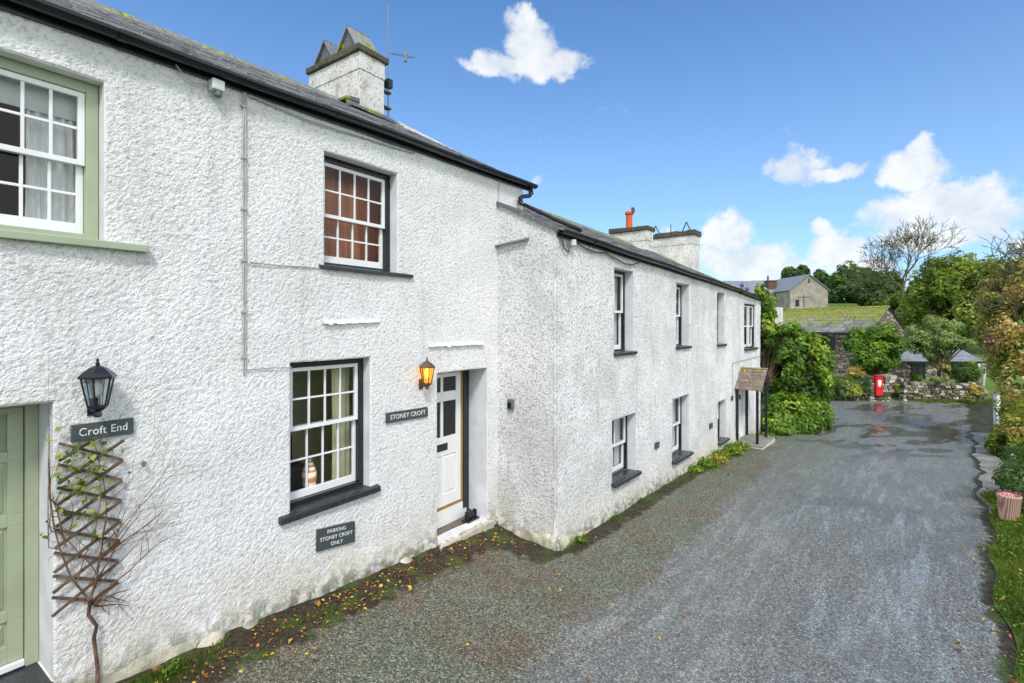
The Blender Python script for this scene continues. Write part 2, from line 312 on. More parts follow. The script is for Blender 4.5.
# ------------------------------------------------------------------ walls with openings
def rough_wall(mb, F, s0, s1, ztop, zbot, openings, cell=.0155, amp=.007, flare=.05, soff=0):
    def axis(a, b, marks):
        m = sorted(set([a, b]+[x for x in marks if a < x < b])); out = []
        for p, q in zip(m, m[1:]):
            n = max(1, round((q-p)/cell)); out += [p+(q-p)*i/n for i in range(n)]
        return np.array(out+[m[-1]])
    ss = axis(s0, s1, [o[0] for o in openings]+[o[1] for o in openings])
    zmax = max(ztop(s0), ztop(s1)); zs = axis(zbot, zmax, [o[2] for o in openings]+[o[3] for o in openings])
    idx = {}; V = []; gh = []; cav = []; e = 1e-4
    def inside(s, z): return any(o[0]-e < s < o[1]+e and o[2]-e < z < o[3]+e for o in openings)
    for i, s in enumerate(ss):
        x, y, _ = F(s, 0, 0); gzz = gz(x, y); zt = ztop(s)
        for j, z in enumerate(zs):
            z = min(z, zt); p = Vector((x, y, z)); q = p*36
            b = noise.noise(q)*1.0+noise.noise(q*1.9+Vector((3, 1, 7)))*.7; h = .5+.8*b; h = max(0, min(1, h)); 
            h2 = noise.noise(p*1.7)*.012
            low = sm(.30+noise.noise(p*3)*.16, .02, z-gzz)
            on = inside(s, z)
            o = 0 if on else (amp*h*(1-.6*low)+h2+.006)
            if not on and flare: o += flare*low*(.5+.9*max(0, noise.noise(p*2.1+Vector((5, 0, 0))))+.25*noise.noise(p*7))
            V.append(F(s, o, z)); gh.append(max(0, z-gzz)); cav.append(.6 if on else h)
    nz = len(zs); base = len(mb.v); mb.v.extend(V); n = len(V)
    mb.at.setdefault('gh', {}).update({base+i: gh[i] for i in range(n)}); mb.at.setdefault('cav', {}).update({base+i: cav[i] for i in range(n)})
    for i in range(len(ss)-1):
        sc = (ss[i]+ss[i+1])/2
        for j in range(nz-1):
            zc = (zs[j]+zs[j+1])/2
            if any(o[0] < sc < o[1] and o[2] < zc < o[3] for o in openings): continue
            if zs[j] >= max(ztop(ss[i]), ztop(ss[i+1])): continue
            k = base+i*nz+j; mb.f.append((k, k+nz, k+nz+1, k+1)); mb.mi.append(0)
    for o in openings:
        a, b, c, d, dep = o[:5]
        for q in ([F(a, 0, c), F(a, -dep, c), F(a, -dep, d), F(a, 0, d)], [F(b, 0, d), F(b, -dep, d), F(b, -dep, c), F(b, 0, c)], [F(a, 0, d), F(a, -dep, d), F(b, -dep, d), F(b, 0, d)], [F(a, -dep, c), F(a, 0, c), F(b, 0, c), F(b, -dep, c)]):
            mb.add(q, [(0, 1, 2, 3)], 1, gh=2, cav=1)
def shell(mb, F, s0, s1, depth, zt0, zt1, zbot, ridge, ends=(True, True)):
    # back wall and gables of a house, smooth, as part of its wall
    r = depth/2
    for s, zt, e in ((s0, zt0, ends[0]), (s1, zt1, ends[1])):
        if e: mb.add([F(s, 0, zbot), F(s, -depth, zbot), F(s, -depth, zt), F(s, -r, zt+ridge), F(s, 0, zt)], [(0, 1, 2, 3, 4)], 0, gh=2, cav=1)
    mb.add([F(s0, -depth, zbot), F(s1, -depth, zbot), F(s1, -depth, zt1), F(s0, -depth, zt0)], [(0, 1, 2, 3)], 0, gh=2, cav=1)
def slates(mb, F, s0, s1, wmax, zE, pitch, over=.12, course=.19, wid=.28, startf=None, mossb=0, lift=.04, mossedge=True):
    tn = math.tan(pitch); w = -over; k = 0
    while w < wmax-.02:
        st = startf(w) if startf else s0; s = st-(wid*.5 if k % 2 else 0)+random.uniform(-.05, .05); w1 = min(w+course*1.35, wmax+.02)
        while s < s1:
            sw = wid*random.uniform(.7, 1.3); a = max(s, st); b = min(s+sw-.006, s1); s += sw
            if b-a < .02: continue
            j = random.uniform(-.012, .012); u = random.uniform(0, .008); th = .012
            z = lambda q, ww: zE(q)+ww*tn+lift
            l = .022+u; wa = w+j
            P = [F(a, -wa, z(a, wa)+l), F(b, -wa, z(b, wa)+l+random.uniform(-.004, .004)), F(b, -w1, z(b, w1)+.003), F(a, -w1, z(a, w1)+.003)]
            Q = [(p[0], p[1], p[2]-th) for p in P]
            m = mossb*(.35+1.5*max(0, w)/wmax)+(.36 if mossedge and w > wmax-.45 else 0)
            mb.hexa(Q+P, 0, tint=random.random(), moss=m)
        w += course; k += 1
    # deck beneath and rear slope, ridge tiles
    ez = lambda q, ww: zE(q)+ww*tn+lift-.02
    st = startf(wmax) if startf else s0
    mb.add([F(st, over*.8, ez(st, -over*.8)), F(s1, over*.8, ez(s1, -over*.8)), F(s1, -wmax, ez(s1, wmax)), F(st, -wmax, ez(st, wmax))], [(0, 1, 2, 3)], 0, tint=.1, moss=0)
    mb.add([F(st, -wmax, ez(st, wmax)+.02), F(s1, -wmax, ez(s1, wmax)+.02), F(s1, -2*wmax-.1, ez(s1, 0)), F(st, -2*wmax-.1, ez(st, 0))], [(0, 1, 2, 3)], 0, tint=.4, moss=.1)
    s = st
    while s < s1:
        e = min(s+.45, s1); zz = ez(s, wmax)+.02
        mb.hexa([F(s, -wmax+.12, zz-.05), F(e-.008, -wmax+.12, ez(e, wmax)-.03), F(e-.008, -wmax-.12, ez(e, wmax)-.03), F(s, -wmax-.12, zz-.05), F(s, -wmax+.02, zz+.06), F(e-.008, -wmax+.02, ez(e, wmax)+.08), F(e-.008, -wmax-.02, ez(e, wmax)+.08), F(s, -wmax-.02, zz+.06)], 0, tint=.6, moss=.4+mossb)
        s = e
def gutter(F, s0, s1, zt, parent, r=.058, oc=.10, name='gutter'):
    mb = MB(); n = 8; seg = max(2, int((s1-s0)/.5)); prof = [(-r*math.cos(math.pi*k/n), -r*math.sin(math.pi*k/n)) for k in range(n+1)]
    prof += [(q*.86, w*.86+.001) for q, w in reversed(prof)]
    V = []
    for i in range(seg+1):
        s = lerp(s0, s1, i/seg); sag = .006*math.sin(s*2.1)
        for q, w in prof: V.append(F(s, oc+q, zt(s)+w+.02+sag))
    m = len(prof); Fc = [(i*m+k, i*m+(k+1) % m, (i+1)*m+(k+1) % m, (i+1)*m+k) for i in range(seg) for k in range(m)]
    Fc += [(0*m+k, 0*m+k+1, m-2-k, m-1-k) for k in range(n)]+[(seg*m+k, seg*m+k+1, seg*m+m-2-k, seg*m+m-1-k) for k in range(n)]
    mb.add(V, Fc)
    # fascia board and gutter joints
    mb.hexa([F(s0, oc-r-.004, zt(s0)-.07), F(s1, oc-r-.004, zt(s1)-.07), F(s1, oc-r-.03, zt(s1)-.07), F(s0, oc-r-.03, zt(s0)-.07), F(s0, oc-r-.004, zt(s0)+.06), F(s1, oc-r-.004, zt(s1)+.06), F(s1, oc-r-.03, zt(s1)+.06), F(s0, oc-r-.03, zt(s0)+.06)])
    s = s0+.9
    while s < s1-.2:
        J = []
        for q in (s-.03, s+.03):
            for k in range(n+1): J.append(F(q, oc-(r+.006)*math.cos(math.pi*k/n), zt(q)-(r+.006)*math.sin(math.pi*k/n)+.022))
        mb.add(J, [(k, k+1, n+2+k, n+1+k) for k in range(n)]); s += 1.85
    return obj(name, mb, 'black_plastic', parent)
# ------------------------------------------------------------------ windows
def wavy(mb, F, s0, s1, o, z0, z1, amp=.02, per=.06, mi=0):
    n = max(6, int((s1-s0)/.012)); V = []
    for i in range(n+1):
        s = lerp(s0, s1, i/n)
        for j in range(5):
            t = j/4; V.append(F(s+.01*math.sin(t*3+i*.4), o+amp*math.sin(s/per*6.28+.5*math.sin(t*2+s*9)), lerp(z0, z1, t)))
    mb.add(V, [(i*5+j, (i+1)*5+j, (i+1)*5+j+1, i*5+j+1) for i in range(n) for j in range(4)], mi)
def window(par, F, s0, s1, z0, z1, dep, fm, cols, rows, fw=.05, sill=None, curtain=None, zm=None, sillm='slate_slab', sashm='white_paint', flat=False, fb=.03):
    w = MB(); d0 = -dep-.10; d1_ = -dep
    e = .002
    w.fbox(F, s0+e, s0+fw, d0, d1_, z0+e, z1-e); w.fbox(F, s1-fw, s1-e, d0, d1_, z0+e, z1-e); w.fbox(F, s0+fw, s1-fw, d0, d1_, z1-fw, z1-e); w.fbox(F, s0+fw, s1-fw, d0, d1_, z0+e, z0+fb)
    wo = obj('window', w, fm, par, bevel=.004)
    a, b = s0+fw, s1-fw; c, d = z0+fb, z1-fw; m = zm if zm else (c+d)/2
    sa = MB(); pn = MB(); st = .042
    def sash(z_a, z_b, o, bot):
        t = .035
        sa.fbox(F, a+.002, a+st, o-t, o, z_a, z_b); sa.fbox(F, b-st, b-.002, o-t, o, z_a, z_b)
        sa.fbox(F, a+st, b-st, o-t, o, z_b-.038, z_b); sa.fbox(F, a+st, b-st, o-t, o, z_a, z_a+bot)
        pa, pb, pc, pd = a+st, b-st, z_a+bot, z_b-.038; bw = .0095
        for k in range(1, cols): q = lerp(pa, pb, k/cols); sa.fbox(F, q-bw, q+bw, o-t+.006, o-.005, pc, pd)
        for k in range(1, rows): q = lerp(pc, pd, k/rows); sa.fbox(F, pa, pb, o-t+.009, o-.008, q-bw, q+bw)
        for i in range(cols):
            for j in range(rows):
                x0, x1 = lerp(pa, pb, i/cols), lerp(pa, pb, (i+1)/cols); y0, y1 = lerp(pc, pd, j/rows), lerp(pc, pd, (j+1)/rows); r = random.uniform(-.003, .003)
                pn.add([F(x0, o-.02+r, y0), F(x1, o-.02-r, y0), F(x1, o-.02-r, y1), F(x0, o-.02+r, y1)], [(0, 1, 2, 3)])
    if flat: sash(c, d, -dep-.02, .06)
    else: sash(m-.02, d-.002, -dep-.015, .038); sash(c+.002, m+.022, -dep-.053, .075)
    obj('sash', sa, sashm, wo, bevel=.0025); obj('pane', pn, 'glass', wo)
    if sill:
        q = MB(); l, r, out, th = sill
        q.hexa([F(s0-l, out, z0-th-.012), F(s1+r, out, z0-th-.012), F(s1+r, -.001, z0-th), F(s0-l, -.001, z0-th), F(s0-l, out, z0-.010), F(s1+r, out, z0-.010), F(s1+r, -.001, z0+.003), F(s0-l, -.001, z0+.003)])
        q.fbox(F, s0+.003, s1-.003, -dep+.001, -.0015, z0-.02, z0+.004)
        obj('sill', q, sillm, wo, bevel=.006)
    if curtain:
        for q_ in (0, 2): cu = MB(); wavy(cu, F, curtain[q_], curtain[q_+1], -dep-.14, z0, z1); obj('curtain', cu, 'curtain_pale', wo, smooth=True)
    return wo
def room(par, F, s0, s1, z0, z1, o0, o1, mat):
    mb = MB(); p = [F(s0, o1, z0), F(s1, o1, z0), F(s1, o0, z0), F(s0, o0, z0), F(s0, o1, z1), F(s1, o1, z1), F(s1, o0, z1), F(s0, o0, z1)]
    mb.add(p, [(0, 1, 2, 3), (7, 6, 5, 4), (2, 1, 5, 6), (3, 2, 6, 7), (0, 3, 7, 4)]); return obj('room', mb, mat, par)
def text(body, F, s, o, z, size, parent, mat='lettering', align='CENTER', ext=.0015, xs=1, name='lettering'):
    cu = bpy.data.curves.new('t', 'FONT'); cu.body = body; cu.size = size; cu.extrude = ext; cu.align_x = align; cu.align_y = 'CENTER'; cu.space_line = .85; cu.space_character = 1.05
    to = bpy.data.objects.new('t', cu); SC.collection.objects.link(to); dg = bpy.context.evaluated_depsgraph_get(); me = bpy.data.meshes.new_from_object(to.evaluated_get(dg)); bpy.data.objects.remove(to)
    mb = MB(); mb.add([F(s+v.co.x*xs, o+v.co.z, z+v.co.y) for v in me.vertices], [tuple(p.vertices) for p in me.polygons]); return obj(name, mb, mat, parent)
def panel_door(F, s0, s1, z0, z1, o, panels, mb, t=.045):
    # door leaf with sunk panels: panels = list of (s0,s1,z0,z1,kind)
    mb.fbox(F, s0, s1, o-t, o-.018, z0, z1)
    ss = sorted(set([s0, s1]+[p[i] for p in panels for i in (0, 1)])); zs = sorted(set([z0, z1]+[p[i] for p in panels for i in (2, 3)]))
    for a, b in zip(ss, ss[1:]):
        for c, d in zip(zs, zs[1:]):
            mc, md = (a+b)/2, (c+d)/2
            if not any(p[0] < mc < p[1] and p[2] < md < p[3] for p in panels): mb.fbox(F, a, b, o-.018, o, c, d)
    for p in panels:
        if p[4] == 'p': 
            a, b, c, d = p[:4]; q = .035
            mb.hexa([F(a+.012, o-.018, c+.012), F(b-.012, o-.018, c+.012), F(b-.012, o-.018, d-.012), F(a+.012, o-.018, d-.012), F(a+q, o-.004, c+q), F(b-q, o-.004, c+q), F(b-q, o-.004, d-q), F(a+q, o-.004, d-q)])
# ================================================================== COTTAGE A (Croft End)
zt1 = lambda s: 5.062+.0335*(s-1.03) if s < 4.8 else 5.188+.024*(s-4.8)
HD1 = 2.9; P1T = math.atan(.545)
GW = (.47, 1.274, 3.60, 4.735, .10); CD = (.06, .998, .60, 2.475, .36)
ca = empty('cottage', F1(.9, 0, .3), 'white roughcast cottage with sage green door and window frame, nearest at the left edge', 'cottage', 'whitewashed cottages in the terrace')
mb = MB(); rough_wall(mb, F1, -.7, 2.26, zt1, -.2, [GW, CD]); rough_wall(mb, F1, -3.2, -.7, zt1, -.2, [], cell=.08, amp=.01)
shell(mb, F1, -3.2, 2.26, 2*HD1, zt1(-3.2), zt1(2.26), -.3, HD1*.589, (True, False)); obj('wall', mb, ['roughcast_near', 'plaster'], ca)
mb = MB(); slates(mb, F1, -3.25, 2.262, HD1, zt1, P1T, mossb=-.12); rf = obj('roof', mb, 'slates', ca)
gutter(F1, -3.25, 2.258, zt1, ca)
w = window(ca, F1, *GW, 'sage_paint', 4, 2, fw=.075, sill=(.03, .26, .07, .05), sillm='sage_paint', zm=4.155, fb=.045, curtain=(.90, 1.20, .45, .62))
mb = MB(); mb.fbox(F1, .5, 1.25, -.225, -.215, 4.47, 4.72); obj('blind', mb, 'blind_white', w)
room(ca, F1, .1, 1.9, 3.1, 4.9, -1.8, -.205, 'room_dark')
door = MB(); panel_door(F1, .12, .922, .66, 2.42, -.36, [(.20, .49, 1.02, 1.60, 'p'), (.56, .84, 1.02, 1.60, 'p'), (.20, .49, 1.68, 2.05, 'p'), (.56, .84, 1.68, 2.05, 'p'), (.20, .49, .78, .95, 'p'), (.56, .84, .78, .95, 'p'), (.20, .84, 2.12, 2.38, 'g')], door)
do = obj('door', door, 'sage_paint', ca, bevel=.003); mb = MB(); mb.add([F1(.20, -.372, 2.12), F1(.84, -.372, 2.12), F1(.84, -.372, 2.38), F1(.20, -.372, 2.38)], [(0, 1, 2, 3)]); obj('pane', mb, 'glass', do)
mb = MB(); mb.fbox(F1, .926, .996, -.42, -.33, .602, 2.473); mb.fbox(F1, .062, .118, -.42, -.33, .602, 2.473); mb.fbox(F1, .118, .926, -.42, -.33, 2.425, 2.473); obj('door_frame', mb, 'sage_paint', ca, bevel=.004)
mb = MB(); mb.fbox(F1, .12, .924, -.40, -.33, .615, .655); obj('threshold', mb, 'white_paint', ca, bevel=.004)
mb = MB(); mb.fbox(F1, .0, .996, -.36, .22, .40, .601); obj('doorstep', mb, 'slate_slab', ca, bevel=.01)
# ================================================================== COTTAGE B (Stoney Croft)
UW = (3.072, 4.045, 3.60, 4.76, .12); LW = (2.703, 3.65, 1.20, 2.63, .11); SD = (4.72, 5.77, .16, 2.365, .36)
cb = empty('cottage', F1(4.4, 0, .1), 'white roughcast cottage with white front door between dark framed windows', 'cottage', 'whitewashed cottages in the terrace')
mb = MB(); rough_wall(mb, F1, 2.26, 6.70, zt1, -.35, [UW, LW, SD])
shell(mb, F1, 2.26, 6.70, 2*HD1, zt1(2.26), zt1(6.7), -.3, HD1*.589, (False, True)); 
for (a, b, z, dz) in ((3.05, 3.76, 3.02, .025), (4.55, 5.66, 2.735, 0)):   # weathered drip ledges in the render
    n = 14
    for k in range(n):
        s, e = lerp(a, b, k/n), lerp(a, b, (k+1)/n); zz = z+dz*k/n+random.uniform(-.006, .006); t = .018+.012*random.random()
        mb.hexa([F1(s, -.01, zz-t), F1(e, -.01, zz-t), F1(e, .045, zz-t), F1(s, .045, zz-t), F1(s, -.01, zz+t), F1(e, -.01, zz+t), F1(e, .03, zz), F1(s, .03, zz)][::1], 0, gh=2, cav=.4)
obj('wall', mb, ['roughcast_near', 'plaster'], cb)
mb = MB(); slates(mb, F1, 2.262, 6.84, HD1, zt1, P1T, mossb=-.1); obj('roof', mb, 'slates', cb)
gutter(F1, 2.262, 6.93, zt1, cb)
window(cb, F1, *UW, 'black_paint', 4, 2, fw=.062, sill=(.07, .22, .05, .035), zm=4.14, fb=.045)
room(cb, F1, 2.6, 4.5, 3.2, 4.95, -.42, -.225, 'room_brown')
w = window(cb, F1, *LW, 'black_paint', 4, 2, fw=.062, sill=(.125, .105, .06, .06), zm=1.96, fb=.05)
mb = MB(); wavy(mb, F1, 3.38, 3.62, -.33, 1.2, 2.6); obj('curtain', mb, 'room_green', w)
mb = MB(); mb.fbox(F1, 2.7, 3.3, -1.3, -.9, .9, 1.75); mb.fbox(F1, 2.7, 3.3, -1.0, -.6, .9, 1.45); obj('armchair', mb, 'sofa_dark', w, bevel=.05)
room(cb, F1, 2.3, 4.4, .7, 2.9, -1.55, -.215, 'room_green')
mb = MB(); prof = [(.03, 0), (.062, .01), (.068, .06), (.074, .12), (.068, .18), (.045, .24), (.022, .28), (.028, .30)]; c = F1(3.06, -.235, 1.30)
mb.lathe(c, prof, 16); tag(obj('vase', mb, 'vase', None, org=(c[0], c[1], c[2]+.1), smooth=True), 'brown and cream striped vase standing inside the ground floor window', 'vase')
# door
dr = MB(); PN = [(5.213, 5.489, 2.045, 2.25, 'g'), (4.89, 5.165, 2.045, 2.25, 'g'), (5.213, 5.489, 1.41, 1.91, 'g'), (4.89, 5.165, 1.41, 1.91, 'g'), (5.213, 5.489, .60, 1.15, 'p'), (4.89, 5.165, .60, 1.15, 'p')]
panel_door(F1, 4.79, 5.588, .435, 2.305, -.345, PN, dr); do = obj('door', dr, 'white_paint', cb, bevel=.003)
mb = MB()
for p in PN:
    if p[4] == 'g': mb.add([F1(p[0], -.361, p[2]), F1(p[1], -.361, p[2]), F1(p[1], -.361, p[3]), F1(p[0], -.361, p[3])], [(0, 1, 2, 3)])
obj('pane', mb, 'glass', do); mb = MB()
for p in PN:
    if p[4] == 'g': mb.fbox(F1, p[0]+.001, p[1]-.001, -.3632, -.3625, p[2]+.001, p[3]-.001)
obj('pane_backing', mb, 'sofa_dark', do)
mb = MB(); mb.fbox(F1, 5.05, 5.30, -.345, -.338, 1.22, 1.32); mb.fbox(F1, 5.07, 5.28, -.338, -.332, 1.245, 1.295); obj('letterbox', mb, 'black_paint', do, bevel=.003)
mb = MB(); mb.fbox(F1, 5.592, 5.608, -.40, -.325, .42, 2.33); mb.fbox(F1, 4.76, 5.592, -.40, -.325, .402, .420); mb.fbox(F1, 4.76, 5.592, -.40, -.325, 2.31, 2.33); obj('door_trim', mb, 'brass_gold', cb)
mb = MB(); mb.fbox(F1, 5.609, 5.690, -.42, -.31, .30, 2.363); mb.fbox(F1, 4.722, 4.758, -.42, -.31, .30, 2.363); mb.fbox(F1, 4.758, 5.609, -.42, -.31, 2.332, 2.363); mb.fbox(F1, 5.691, 5.768, -.42, -.338, .2, 2.363, ); obj('door_frame', mb, 'black_paint', cb, bevel=.003)
mb = MB(); mb.fbox(F1, 4.722, 5.69, -.42, -.322, .17, .400); obj('threshold', mb, 'white_paint', cb, bevel=.004)
mb = MB(); mb.hexa([F1(4.70, .0, .10), F1(5.80, .0, .10), F1(5.80, -.40, .12), F1(4.70, -.40, .12), F1(4.70, .0, .150), F1(5.80, .0, .155), F1(5.80, -.40, .172), F1(4.70, -.40, .172)])
obj('doorstep', mb, 'step_stone', cb, bevel=.006)
mb = MB(); n = 10
for k in range(n):
    s, e = lerp(4.68, 5.84, k/n), lerp(4.68, 5.84, (k+1)/n)-.002; q = random.uniform(-.012, .012); t = .150+random.uniform(-.010, .006)
    mb.fbox(F1, s, e, .001, .075+q, -.15, t)
obj('step_edge', mb, 'pale_concrete', cb, bevel=.012)
def plinth(par, F, s0, s1, hf, of, name='plinth', mat='pale_concrete'):
    n = max(6, int((s1-s0)/.04)); V = []; m_ = 7
    for i in range(n+1):
        s = lerp(s0, s1, i/n); x, y, _ = F(s, 0, 0); g0 = gz(x, y); h = hf(i/n)*(1+.22*noise.noise(Vector((s*6, 0, 3)))); o = of(i/n)
        for j in range(m_):
            t = j/(m_-1); oo = o*(1-t**2.5)*(1+.35*noise.noise(Vector((s*9, t*2, 1))))+(.018 if t < .99 else .0); V.append(F(s, oo, g0-.06+(h+.06)*t))
    mb = MB(); mb.add(V, [(i*m_+j, (i+1)*m_+j, (i+1)*m_+j+1, i*m_+j+1) for i in range(n) for j in range(m_-1)]); return obj(name, mb, mat, par, smooth=True)
simple('limewash_old', (.50, .47, .36), .9, .6, 6, .03)
for (s, r, h) in ((1.98, .13, .10), (2.30, .09, .06), (4.15, .10, .07)):
    mb = MB(); c = F1(s, .03, gz(*F1(s, .05, 0)[:2])-.02); V = []; 
    for i in range(7):
        for k in range(12):
            ph = math.pi*i/12; t = 2*math.pi*k/12; q = 1+.25*noise.noise(Vector((i*.8, k*.7, s*5))); a_ = r*math.cos(ph)*math.cos(t)*q; b2_ = .085*math.cos(ph)*math.sin(t)*q; V.append(F1(s+a_, .02+b2_, c[2]+h*math.sin(ph)*q))
    mb.add(V, [(i*12+k, i*12+(k+1) % 12, (i+1)*12+(k+1) % 12, (i+1)*12+k) for i in range(6) for k in range(12)]); obj('plinth_stone', mb, 'limewash_old', cb if s > 2.26 else ca, smooth=True)
plinth(ca, F1, 1.10, 1.86, lambda t: .11-.03*t, lambda t: .04, mat='limewash_old')
# chimney on cottage B
def chimney(par, F, s0, s1, w0, w1, zb, zt, name='chimney', slopes=None, mat='chimney_render', cap=.10):
    mb = MB(); nn = 9
    mb.fbox(F, s0, s1, -w1, -w0, zb, zt-.30); mb.fbox(F, s0-.012, s1+.012, -w1-.012, -w0+.012, zt-.302, zt)
    o = obj(name, mb, mat, par, bevel=.012)
    c = MB(); k = 7
    for i in range(k):
        a, b = lerp(w0-.05, w1+.05, i/k), lerp(w0-.05, w1+.05, (i+1)/k)-.004; j = random.uniform(-.012, .012)
        c.fbox(F, s0-.07+j, s1+.07+j, -b, -a, zt+.001, zt+cap*random.uniform(.85, 1.15))
    obj('cap', c, 'mossy_cap', o, bevel=.015); return o
ch = chimney(cb, F1, 5.564, 6.10, 2.60, 4.065, 6.2, 7.70, cap=.12)
for k, (wa, wb) in enumerate(((2.66, 3.26), (3.34, 3.92))):
    mb = MB(); m_ = (wa+wb)/2; h = 8.26 if k == 0 else 8.22
    for sgn, w_ in ((1, wa), (-1, wb)):
        P = [F1(5.54, -w_, 7.82), F1(6.08, -w_, 7.82), F1(6.06, -m_+.01*sgn, h), F1(5.56, -m_+.01*sgn, h)]
        Q = [(p[0]+F1.n[0]*-.03*sgn, p[1]+F1.n[1]*-.03*sgn, p[2]) for p in P]; mb.hexa(Q+P, 0, tint=.5+.4*(k == 0), moss=.35*(1-k))
    mb.add([F1(5.60, -wa-.03, 7.82), F1(5.60, -wb+.03, 7.82), F1(5.60, -m_, h-.03)], [(0, 1, 2)], 0, tint=0, moss=0)
    obj('cowl', mb, 'slates', ch)
mb = MB(); mb.hexa([F1(5.28, -2.42, 6.62), F1(6.24, -2.42, 6.62), F1(6.24, -2.60, 6.66), F1(5.28, -2.60, 6.66), F1(5.28, -2.42, 6.66), F1(6.24, -2.42, 6.66), F1(6.24, -2.60, 6.78), F1(5.28, -2.60, 6.78)], 0, tint=.1, moss=.2)
mb.hexa([F1(5.30, -2.60, 6.8), F1(5.56, -2.60, 6.8), F1(5.56, -3.9, 6.85), F1(5.30, -3.9, 6.85), F1(5.30, -2.60, 6.84), F1(5.56, -2.60, 6.88), F1(5.56, -3.9, 6.91), F1(5.30, -3.9, 6.88)], 0, tint=.1, moss=.2)
obj('flashing', mb, 'slates', ch)
# swan neck pipe
mb = MB(); f_ = lambda s, o, z: F1(s, o, z)
pts = [f_(6.80, .10, 5.19), f_(6.80, .10, 5.10), f_(6.76, .095, 5.06), f_(6.60, .08, 5.02), f_(6.54, .07, 4.98), f_(6.53, .07, 4.90)]
mb.tube(pts, .034, 10); mb.tube([f_(6.80, .10, 5.13), f_(6.80, .10, 5.09)], .042, 10); mb.tube([f_(6.53, .07, 4.94), f_(6.53, .07, 4.90)], .042, 10)
mb.tube([f_(6.53, .07, 4.90), f_(6.55, .16, 4.86), F2(.45, -.35, 4.56), F2(.62, .02, 4.36)], .030, 10); obj('downpipe', mb, 'black_plastic', cb, smooth=True)
# ================================================================== COTTAGE C (projecting)
zt2 = lambda s: 4.262-.0350*s
HD2 = 2.6; P2T = math.radians(26.2)
U = [(1.685, 2.42, 2.53, 3.915, .16), (4.449, 5.226, 2.53, 3.85, .16), (7.253, 7.90, 2.49, 3.79, .16)]
L = [(1.615, 2.52, .42, 1.44, .16), (4.227, 5.226, .22, 1.465, .16), (7.30, 8.04, .02, 1.03, .16)]
cc = empty('cottage', F2(4.5, 0, -.1), 'long white roughcast cottage standing forward of its neighbour with narrow deep set windows', 'cottage', 'whitewashed cottages in the terrace')
mb = MB(); rough_wall(mb, F2, -.018, 9.2, zt2, -.9, [(*o[:4], .17) for o in U+L], cell=.022, amp=.0085, flare=.035)
nk = 12; cz = [lerp(-.4, 4.25, i/60) for i in range(61)]; V_ = []; G_ = []; c0_ = F2(-.0, -.03, 0); gc = gz(c0_[0], c0_[1])
for z in cz:
    for k in range(nk):
        t_ = 2*math.pi*k/nk; r_ = .022+.085*sm(.34, .0, z-gc)+.010*noise.noise(Vector((k*.9, z*22, 1))); V_.append((c0_[0]+r_*math.cos(t_), c0_[1]+r_*math.sin(t_), z)); G_.append(z)
b_ = mb.add(V_, [(i*nk+k, i*nk+(k+1) % nk, (i+1)*nk+(k+1) % nk, (i+1)*nk+k) for i in range(60) for k in range(nk)], 0, cav=.6)
mb.at.setdefault('gh', {}).update({b_+i: max(0, z-gc) for i, z in enumerate(G_)})
vz = lambda s: 4.80-.53*s/LS
rough_wall(mb, FS, 0, LS+.016, vz, -.35, [], flare=.09)
mb.add([F2(0, -1.2, 4.0), F2(.7, -1.2, 4.0), F2(.7, -1.2, 4.86), F2(0, -1.2, 4.86)], [(0, 1, 2, 3)], 0, gh=2, cav=1)
mb.add([F2(.6, -2*HD2, -.9), F2(9.2, -2*HD2, -.9), F2(9.2, -2*HD2, zt2(9.2)), F2(.6, -2*HD2, zt2(.6))], [(0, 1, 2, 3)], 0, gh=2, cav=1)
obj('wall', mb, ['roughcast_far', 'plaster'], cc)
mb = MB()
n = 8
for k in range(n):    # drip slate let into the side wall
    s, e = lerp(-.03, .60, k/n), lerp(-.03, .60, (k+1)/n); za, zb = lerp(4.18, 4.235, k/n), lerp(4.18, 4.235, (k+1)/n)
    mb.hexa([FS(s, -.01, za-.03), FS(e, -.01, zb-.03), FS(e, .09, zb-.035), FS(s, .09, za-.035), FS(s, -.01, za+.01), FS(e, -.01, zb+.01), FS(e, .085, zb-.012), FS(s, .085, za-.012)])
obj('drip_stone', mb, 'concrete', cc)
plinth(cc, FS, .12, LS+.05, lambda t: .05+.16*t**.7, lambda t: .04+.05*t, mat='limewash_old')
plinth(cc, F2, -.05, .9, lambda t: .16*(1-t)+.02, lambda t: .07*(1-t)+.01, mat='limewash_old')
mb = MB(); slates(mb, F2, 0, 9.202, HD2, zt2, P2T, startf=lambda w_: -.045+.074*max(0, w_) if w_ < 1.0 else .68-.066*(w_-1.1), mossb=.06, course=.21)
mb.hexa([FS(LS+.05, .05, 4.255), FS(LS+.05, -.10, 4.255), FS(0, -.10, 4.785), FS(0, .05, 4.785), FS(LS+.05, .05, 4.31), FS(LS+.05, -.10, 4.31), FS(0, -.10, 4.84), FS(0, .05, 4.84)], 0, tint=.15, moss=.1)
obj('roof', mb, 'slates', cc)
gutter(F2, -.02, 9.2, zt2, cc, oc=.095)
for k, o in enumerate(U): window(cc, F2, *o, 'black_paint', 2 if k < 2 else 1, 1, fw=.05, sill=(.05, .06, .05, .045), curtain=(o[0]+.04, o[0]+.24, o[1]-.2, o[1]-.03))
for k, o in enumerate(L): window(cc, F2, *o, 'black_paint', 2, 1, fw=.05, sill=(.04, .05, .09, .05), curtain=(o[0]+.04, o[0]+.30, o[1]-.28, o[1]-.03))
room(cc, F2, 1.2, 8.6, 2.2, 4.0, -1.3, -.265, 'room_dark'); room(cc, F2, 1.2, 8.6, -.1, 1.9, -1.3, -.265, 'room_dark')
ch = chimney(cc, F2, 7.86, 8.25, 2.1, 3.25, 4.6, 5.70, cap=.13)
